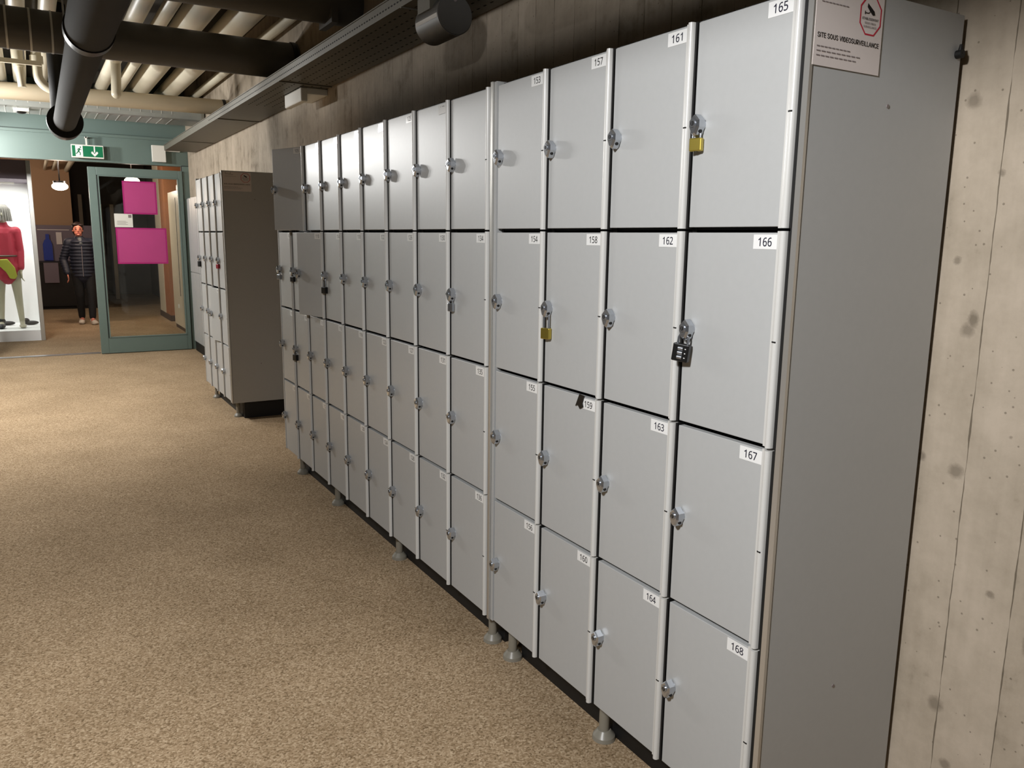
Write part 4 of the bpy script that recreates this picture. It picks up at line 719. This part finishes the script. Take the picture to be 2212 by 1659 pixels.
def hand(mb, wrist, m, d=(0, -.15, -1), side=1, curl=.35):
    """palm, four fingers and thumb; d = direction of the hand; side = thumb direction in x"""
    w_ = Vector(wrist); d = Vector(d).normalized(); fwd = Vector((0, -1, 0)); fwd = (fwd-d*fwd.dot(d)).normalized(); nrm = d.cross(fwd)
    pc = w_+d*.045
    for k in range(4):
        off = (k-1.5)*.0195
        kn = w_+d*.085-fwd*off; mb.cyl(w_+d*.01-fwd*off*.6, kn, .0125, m, .011, n=10); mb.ell(kn, (.0105,)*3, m, n=8)
        L = (.066, .075, .070, .055)[k]; m1 = kn+(d*.9+nrm*side*curl*.5)*L*.45; tp = m1+(d*.7+nrm*side*curl*1.6).normalized()*L*.5
        mb.cyl(kn, m1, .0092, m, .0085, n=10); mb.cyl(m1, tp, .0085, m, .0068, n=10); mb.ell(m1, (.0086,)*3, m, n=8); mb.ell(tp, (.007,)*3, m, n=8)
    t0 = w_+d*.025+fwd*.022; t1 = t0+(d*.6+fwd*.75).normalized()*.040; t2 = t1+(d*.9+fwd*.3).normalized()*.030
    mb.cyl(t0, t1, .0125, m, .0095, n=10); mb.cyl(t1, t2, .0095, m, .0075, n=10); mb.ell(t1, (.0096,)*3, m, n=8); mb.ell(t2, (.0076,)*3, m, n=8)
# person walking towards the camera
PX, PY = -.60, 12.9
def person():
    root = thing('person', (PX, PY, FL), 'person in navy puffer jacket and black trousers walking through the opening', 'person')
    g = FL
    X = lambda dx, dy, z: (PX+dx, PY+dy, g+z)
    def ch(mb, l, m): chain(mb, [X(*q[:3])+(q[3],) for q in l], m)
    # joints (image left is -x)
    hipL, hipR = (-.085, 0, .84), (.085, 0, .84)
    kneeL, kneeR = (-.075, -.03, .47), (.10, -.07, .47)
    ankL, ankR = (-.065, .03, .09), (.085, -.12, .09)
    shL, shR = (-.175, 0, 1.335), (.185, .01, 1.335)
    elL, elR = (-.275, .02, 1.06), (.262, .04, 1.06)
    wrL, wrR = (-.235, -.12, .84), (.225, -.05, .83)
    mb = MB(); sk = 'skin'
    head(mb, X(-.03, -.05, 1.545), sk); ch(mb, [(-.01, -.01, 1.34, .055), (-.025, -.03, 1.46, .050)], sk)
    ch(mb, [(0, 0, 1.30, .11), (0, 0, 1.10, .105), (0, 0, .90, .11)], sk)
    for sh, el, wr in ((shL, elL, wrL), (shR, elR, wrR)):
        ch(mb, [(0, 0, 1.32, .06), sh+(.05,), el+(.038,), wr+(.025,)], sk)
    for h_, k_, a_ in ((hipL, kneeL, ankL), (hipR, kneeR, ankR)):
        ch(mb, [(0, 0, .9, .09), h_+(.08,), k_+(.05,), a_+(.033,), (a_[0], a_[1]-.10, .04, .03)], sk)
    hand(mb, X(wrL[0]+.002, wrL[1]-.004, wrL[2]-.01), sk, (.12, -.35, -1), 1)
    hand(mb, X(wrR[0], wrR[1]-.004, wrR[2]-.01), sk, (-.05, -.25, -1), -1)
    body = body_remesh(mb.build('body', root), .006, 3)
    # jacket with horizontal puffer rolls
    mb = MB(); jm = 'navy'
    for i in range(11):
        z = .80+i*.055; wd = .178+.012*math.sin(i*.5)+(.018 if i > 7 else 0)
        mb.ell(X(0, 0, z), (wd, .148, .052), jm, n=24)
    ch(mb, [(0, 0, .80, .143), (0, 0, 1.30, .140)], jm)
    for sh, el, wr in ((shL, elL, wrL), (shR, elR, wrR)):
        ch(mb, [(0, 0, 1.335, .085), sh+(.080,)], jm)
        for (a, b, r0, r1) in ((sh, el, .082, .070), (el, wr, .070, .054)):
            for k in range(6):
                t = (k+.5)/6; q = [a[j]+(b[j]-a[j])*t for j in range(3)]; r = r0+(r1-r0)*t
                mb.ell(X(*q), (r, r, .034), jm, n=16)
            ch(mb, [a+(r0*.86,), b+(r1*.86,)], jm)
    ch(mb, [(-.01, -.01, 1.36, .075), (-.02, -.02, 1.41, .070)], jm)
    body_remesh(mb.build('jacket', root), .010, 2)
    mb = MB(); ch(mb, [(-.015, -.095, 1.40, .030), (-.005, -.12, 1.33, .030)], 'grey_cloth'); mb.build('collar', root)
    mb = MB(); mb.tube([X(0, -.135, 1.33), X(.0, -.150, 1.15), X(-.005, -.152, .95), X(-.005, -.148, .79)], .0045, 'inkgrey', n=6); mb.build('zip', root)
    mb = MB(); tm = 'trouser'
    for h_, k_, a_ in ((hipL, kneeL, ankL), (hipR, kneeR, ankR)):
        ch(mb, [(0, 0, .86, .125), h_+(.105,), ((h_[0]+k_[0])/2, (h_[1]+k_[1])/2, .66, .088), k_+(.070,), (a_[0], a_[1], .12, .052)], tm)
    body_remesh(mb.build('trousers', root), .009, 3)
    for a_, sx in ((ankL, -.02), (ankR, .03)):
        mb = MB(); x, y = a_[0], a_[1]
        mb.ell(X(x, y, .055), (.045, .055, .05), 'shoe'); mb.ell(X(x+sx*.5, y-.08, .038), (.048, .10, .036), 'shoe'); mb.ell(X(x+sx, y-.15, .030), (.046, .055, .028), 'shoe'); mb.ell(X(x+sx*.4, y-.07, .014), (.047, .135, .0135), 'shoe')
        body_remesh(mb.build('shoe', root), .006, 2)
    mb = MB(); hx, hy, hz = -.03, -.05, 1.545
    mb.ell(X(hx, hy+.022, hz+.045), (.086, .095, .088), 'hair'); mb.ell(X(hx, hy+.06, hz-.02), (.078, .055, .085), 'hair')
    mb.ell(X(hx-.035, hy-.050, hz+.088), (.055, .045, .026), 'hair'); mb.ell(X(hx+.045, hy-.045, hz+.080), (.042, .042, .026), 'hair')
    for s in (-1, 1): mb.ell(X(hx+s*.074, hy+.01, hz+.025), (.014, .04, .04), 'hair')
    body_remesh(mb.build('hair', root), .006, 2)
    for s in (-1, 1):
        MB().ell(X(hx+s*.030, hy-.078, hz+.010), (.013, .008, .007), 'eye', n=10).build('eye', root)
        MB().ell(X(hx+s*.031, hy-.080, hz+.034), (.018, .006, .0045), 'hair', n=10).build('eyebrow', root)
    MB().ell(X(hx, hy-.080, hz-.052), (.022, .008, .006), 'lips', n=12).build('mouth', root)
person()
def mannequin():
    mx, my, g = -1.63, 11.15, 0.0
    root = thing('mannequin', (mx, my, g), 'white mannequin in coral jacket and grey wig standing in the lit case', 'mannequin')
    X = lambda dx, dy, z: (mx+dx, my+dy, g+z)
    def ch(mb, l, m): chain(mb, [X(*q[:3])+(q[3],) for q in l], m)
    mb = MB(); sk = 'mann'
    head(mb, X(0, -.02, 1.60), sk); ch(mb, [(0, 0, 1.38, .05), (0, -.01, 1.52, .046)], sk)
    ch(mb, [(0, 0, 1.34, .10), (0, 0, 1.10, .09), (0, 0, .88, .11)], sk)
    for s in (-1, 1):
        ch(mb, [(0, 0, 1.36, .05), (s*.155, 0, 1.37, .045), (s*.172, .02, 1.08, .036), (s*.168, -.06, .82, .024)], sk)
        hand(mb, X(s*.172, -.063, .81), sk, (0, -.1, -1), -s)
        ch(mb, [(0, 0, .88, .10), (s*.085, 0, .84, .082), (s*.105, -.02, .48, .054), (s*.125, .02, .08, .034), (s*.13, -.09, .035, .03)], sk)
    body_remesh(mb.build('body', root), .007, 3)
    mb = MB(); m = 'coral'
    ch(mb, [(0, 0, 1.34, .125), (0, 0, 1.12, .125), (0, 0, .92, .135), (0, 0, .76, .145)], m); ch(mb, [(0, 0, 1.40, .07), (0, 0, 1.46, .06)], m)
    mb.ell(X(0, 0, 1.36), (.19, .11, .075), m); mb.ell(X(0, 0, .85), (.165, .14, .16), m)
    for s in (-1, 1): ch(mb, [(s*.145, 0, 1.36, .070), (s*.172, .02, 1.08, .058), (s*.168, -.05, .86, .048)], m)
    body_remesh(mb.build('jacket', root), .009, 3)
    mb = MB().ell(X(0, -.005, 1.02), (.150, .150, .022), 'belt', n=24); mb.build('belt', root)
    mb = MB()
    mb.prism([(mx-.12, g+.97), (mx+.02, g+.98), (mx+.10, g+.86), (mx+.12, g+.74), (mx+.09, g+.70), (mx+.03, g+.71), (mx-.01, g+.80), (mx-.08, g+.88), (mx-.13, g+.90)], 1, my-.185, my-.13, 'lime')
    mb.tube([X(-.10, -.16, .95), X(-.15, -.10, 1.05), X(-.15, .05, 1.2)], .012, 'belt', n=8); body_remesh(mb.build('bag', root), .007, 4)
    mb = MB(); mb.ell(X(0, 0, 1.64), (.10, .11, .10), 'greyhair', n=24)
    for k in range(22):
        a = 2*PI*k/22
        if abs(math.sin(a)+1) < .35 and False: continue
        zz = 1.50
        mb.tube([X(.05*math.cos(a), .05*math.sin(a), 1.72), X(.095*math.cos(a), .10*math.sin(a), 1.66), X(.110*math.cos(a), .115*math.sin(a), zz)], .013, 'greyhair', n=7)
    mb.build('wig', root)
    for s in (-1, 1):
        mb = MB(); mb.ell(X(s*.13, -.05, .035), (.05, .12, .035), 'boot').ell(X(s*.125, .02, .09), (.045, .05, .085), 'boot') if s < 0 else mb.ell(X(s*.13, -.05, .03), (.045, .11, .030), 'mann')
        mb.build('shoe', root)
mannequin()
for x, y, lab in ((-1.40, 11.5, 'dark shoe lying at the right on the lit case floor'), (-1.70, 11.55, 'dark shoe standing behind the mannequin legs')):
    mb = MB().ell((x, y, .032), (.10, .045, .032), 'boot').ell((x-.06, y, .06), (.045, .04, .045), 'boot'); tag(mb.build('shoe'), lab, 'shoe', 'loose shoes in the display case')
# strip lamp in the case
sl = thing('strip_lamp', (-2.1, 11.2, 2.045), 'lit strip lamp under the top of the display case', 'lamp')
MB().box(-3.0, -1.45, 11.62, 11.70, 2.035, 2.06, 'white').build('housing', sl)

# ------------------------------------------------------------------ hall furniture
ct = thing('counter', (-1.2, 16.2, FL), 'long black counter at the back of the hall behind the person', 'counter')
MB().box(-3.0, -.15, 15.95, 16.6, FL+.06, .76, 'counter').build('body', ct); MB().box(-3.02, -.13, 15.92, 16.62, .76, .79, 'counter').build('top', ct); MB().box(-2.98, -.17, 16.0, 16.58, FL, FL+.06, 'plainblack').build('base_block', ct)
pb = thing('display_board', (-1.2, 16.5, .79), 'grey display board standing on the black counter', 'board')
MB().box(-2.3, -.18, 16.5, 16.53, .79, 1.50, 'board').build('panel', pb); MB().box(-1.18, -.62, 16.495, 16.5, 1.40, 1.415, 'paper').build('title_strip', pb)
mb = MB(); pr = [(-1.105, .80), (-.94, .80), (-.94, 1.12), (-.965, 1.2), (-.985, 1.22), (-.985, 1.32), (-1.045, 1.32), (-1.05, 1.22), (-1.075, 1.2), (-1.105, 1.12)]
mb.prism([(a, b) for a, b in pr], 1, 16.46, 16.48, 'blue'); tag(mb.build('bottle_cutout'), 'blue bottle shaped cutout in front of the grey display board', 'cutout')
tag(MB().box(-.86, -.76, 16.485, 16.495, 1.12, 1.36, 'paper').build('leaflet'), 'pale leaflet pinned on the grey display board', 'leaflet')
tag(MB().box(-1.13, -.88, 15.90, 15.915, .38, .77, 'board').build('hanging_panel'), 'grey panel hanging down the front of the black counter', 'panel')
for (x0, x1, y0, y1, m, lab, nm) in ((.70, 1.05, 12.7, 14.0, 'wood', 'brown wooden pillar seen through the glass door', 'pillar'), ):
    pl = thing(nm, (x0, y0, FL), lab, 'pillar'); MB().box(x0, x1, y0, y1, FL+.1, CEIL, m).build('shaft', pl); MB().box(x0-.015, x1+.015, y0-.015, y1+.015, FL, FL+.1, 'brown').build('skirting', pl)
    MB().box(x0-.004, x0, y0+.6, y1, FL+.1, 2.6, 'cream').build('side_panel', pl)
wc = thing('white_cabinet', (.62, 10.8, FL), 'tall white cabinet behind the right edge of the glass door', 'cabinet')
MB().box(.64, 1.0, 10.75, 11.85, FL+.06, 2.0, 'cream').build('body', wc); MB().box(.65, 1.0, 10.77, 11.83, FL, FL+.06, 'brown').build('base_block', wc)
MB().box(.636, .64, 11.1, 11.125, .4, 1.9, 'plainblack').build('slot', wc); MB().box(.622, .64, 11.3, 11.33, .2, .26, 'white').build('handle', wc)
tag(MB().bbox(.64, .80, 10.75, 10.95, 2.0, 2.08, 'redp', .006).build('red_box'), 'bright red box on top of the tall white cabinet', 'box')
# dark partition with pale posts in the depth of the hall
for x, z1, lab in ((-.33, 2.2, 'pale post in the dark hall beside the person'), (.06, 2.0, 'grey post in the hall seen through the glass, left of two'), (.30, 2.0, 'grey post in the hall seen through the glass, right of two')):
    tag(MB().bbox(x, x+.08, 18.4, 18.48, FL, z1, 'greyduct', .004).build('post'), lab, 'post', 'posts in the dark hall')
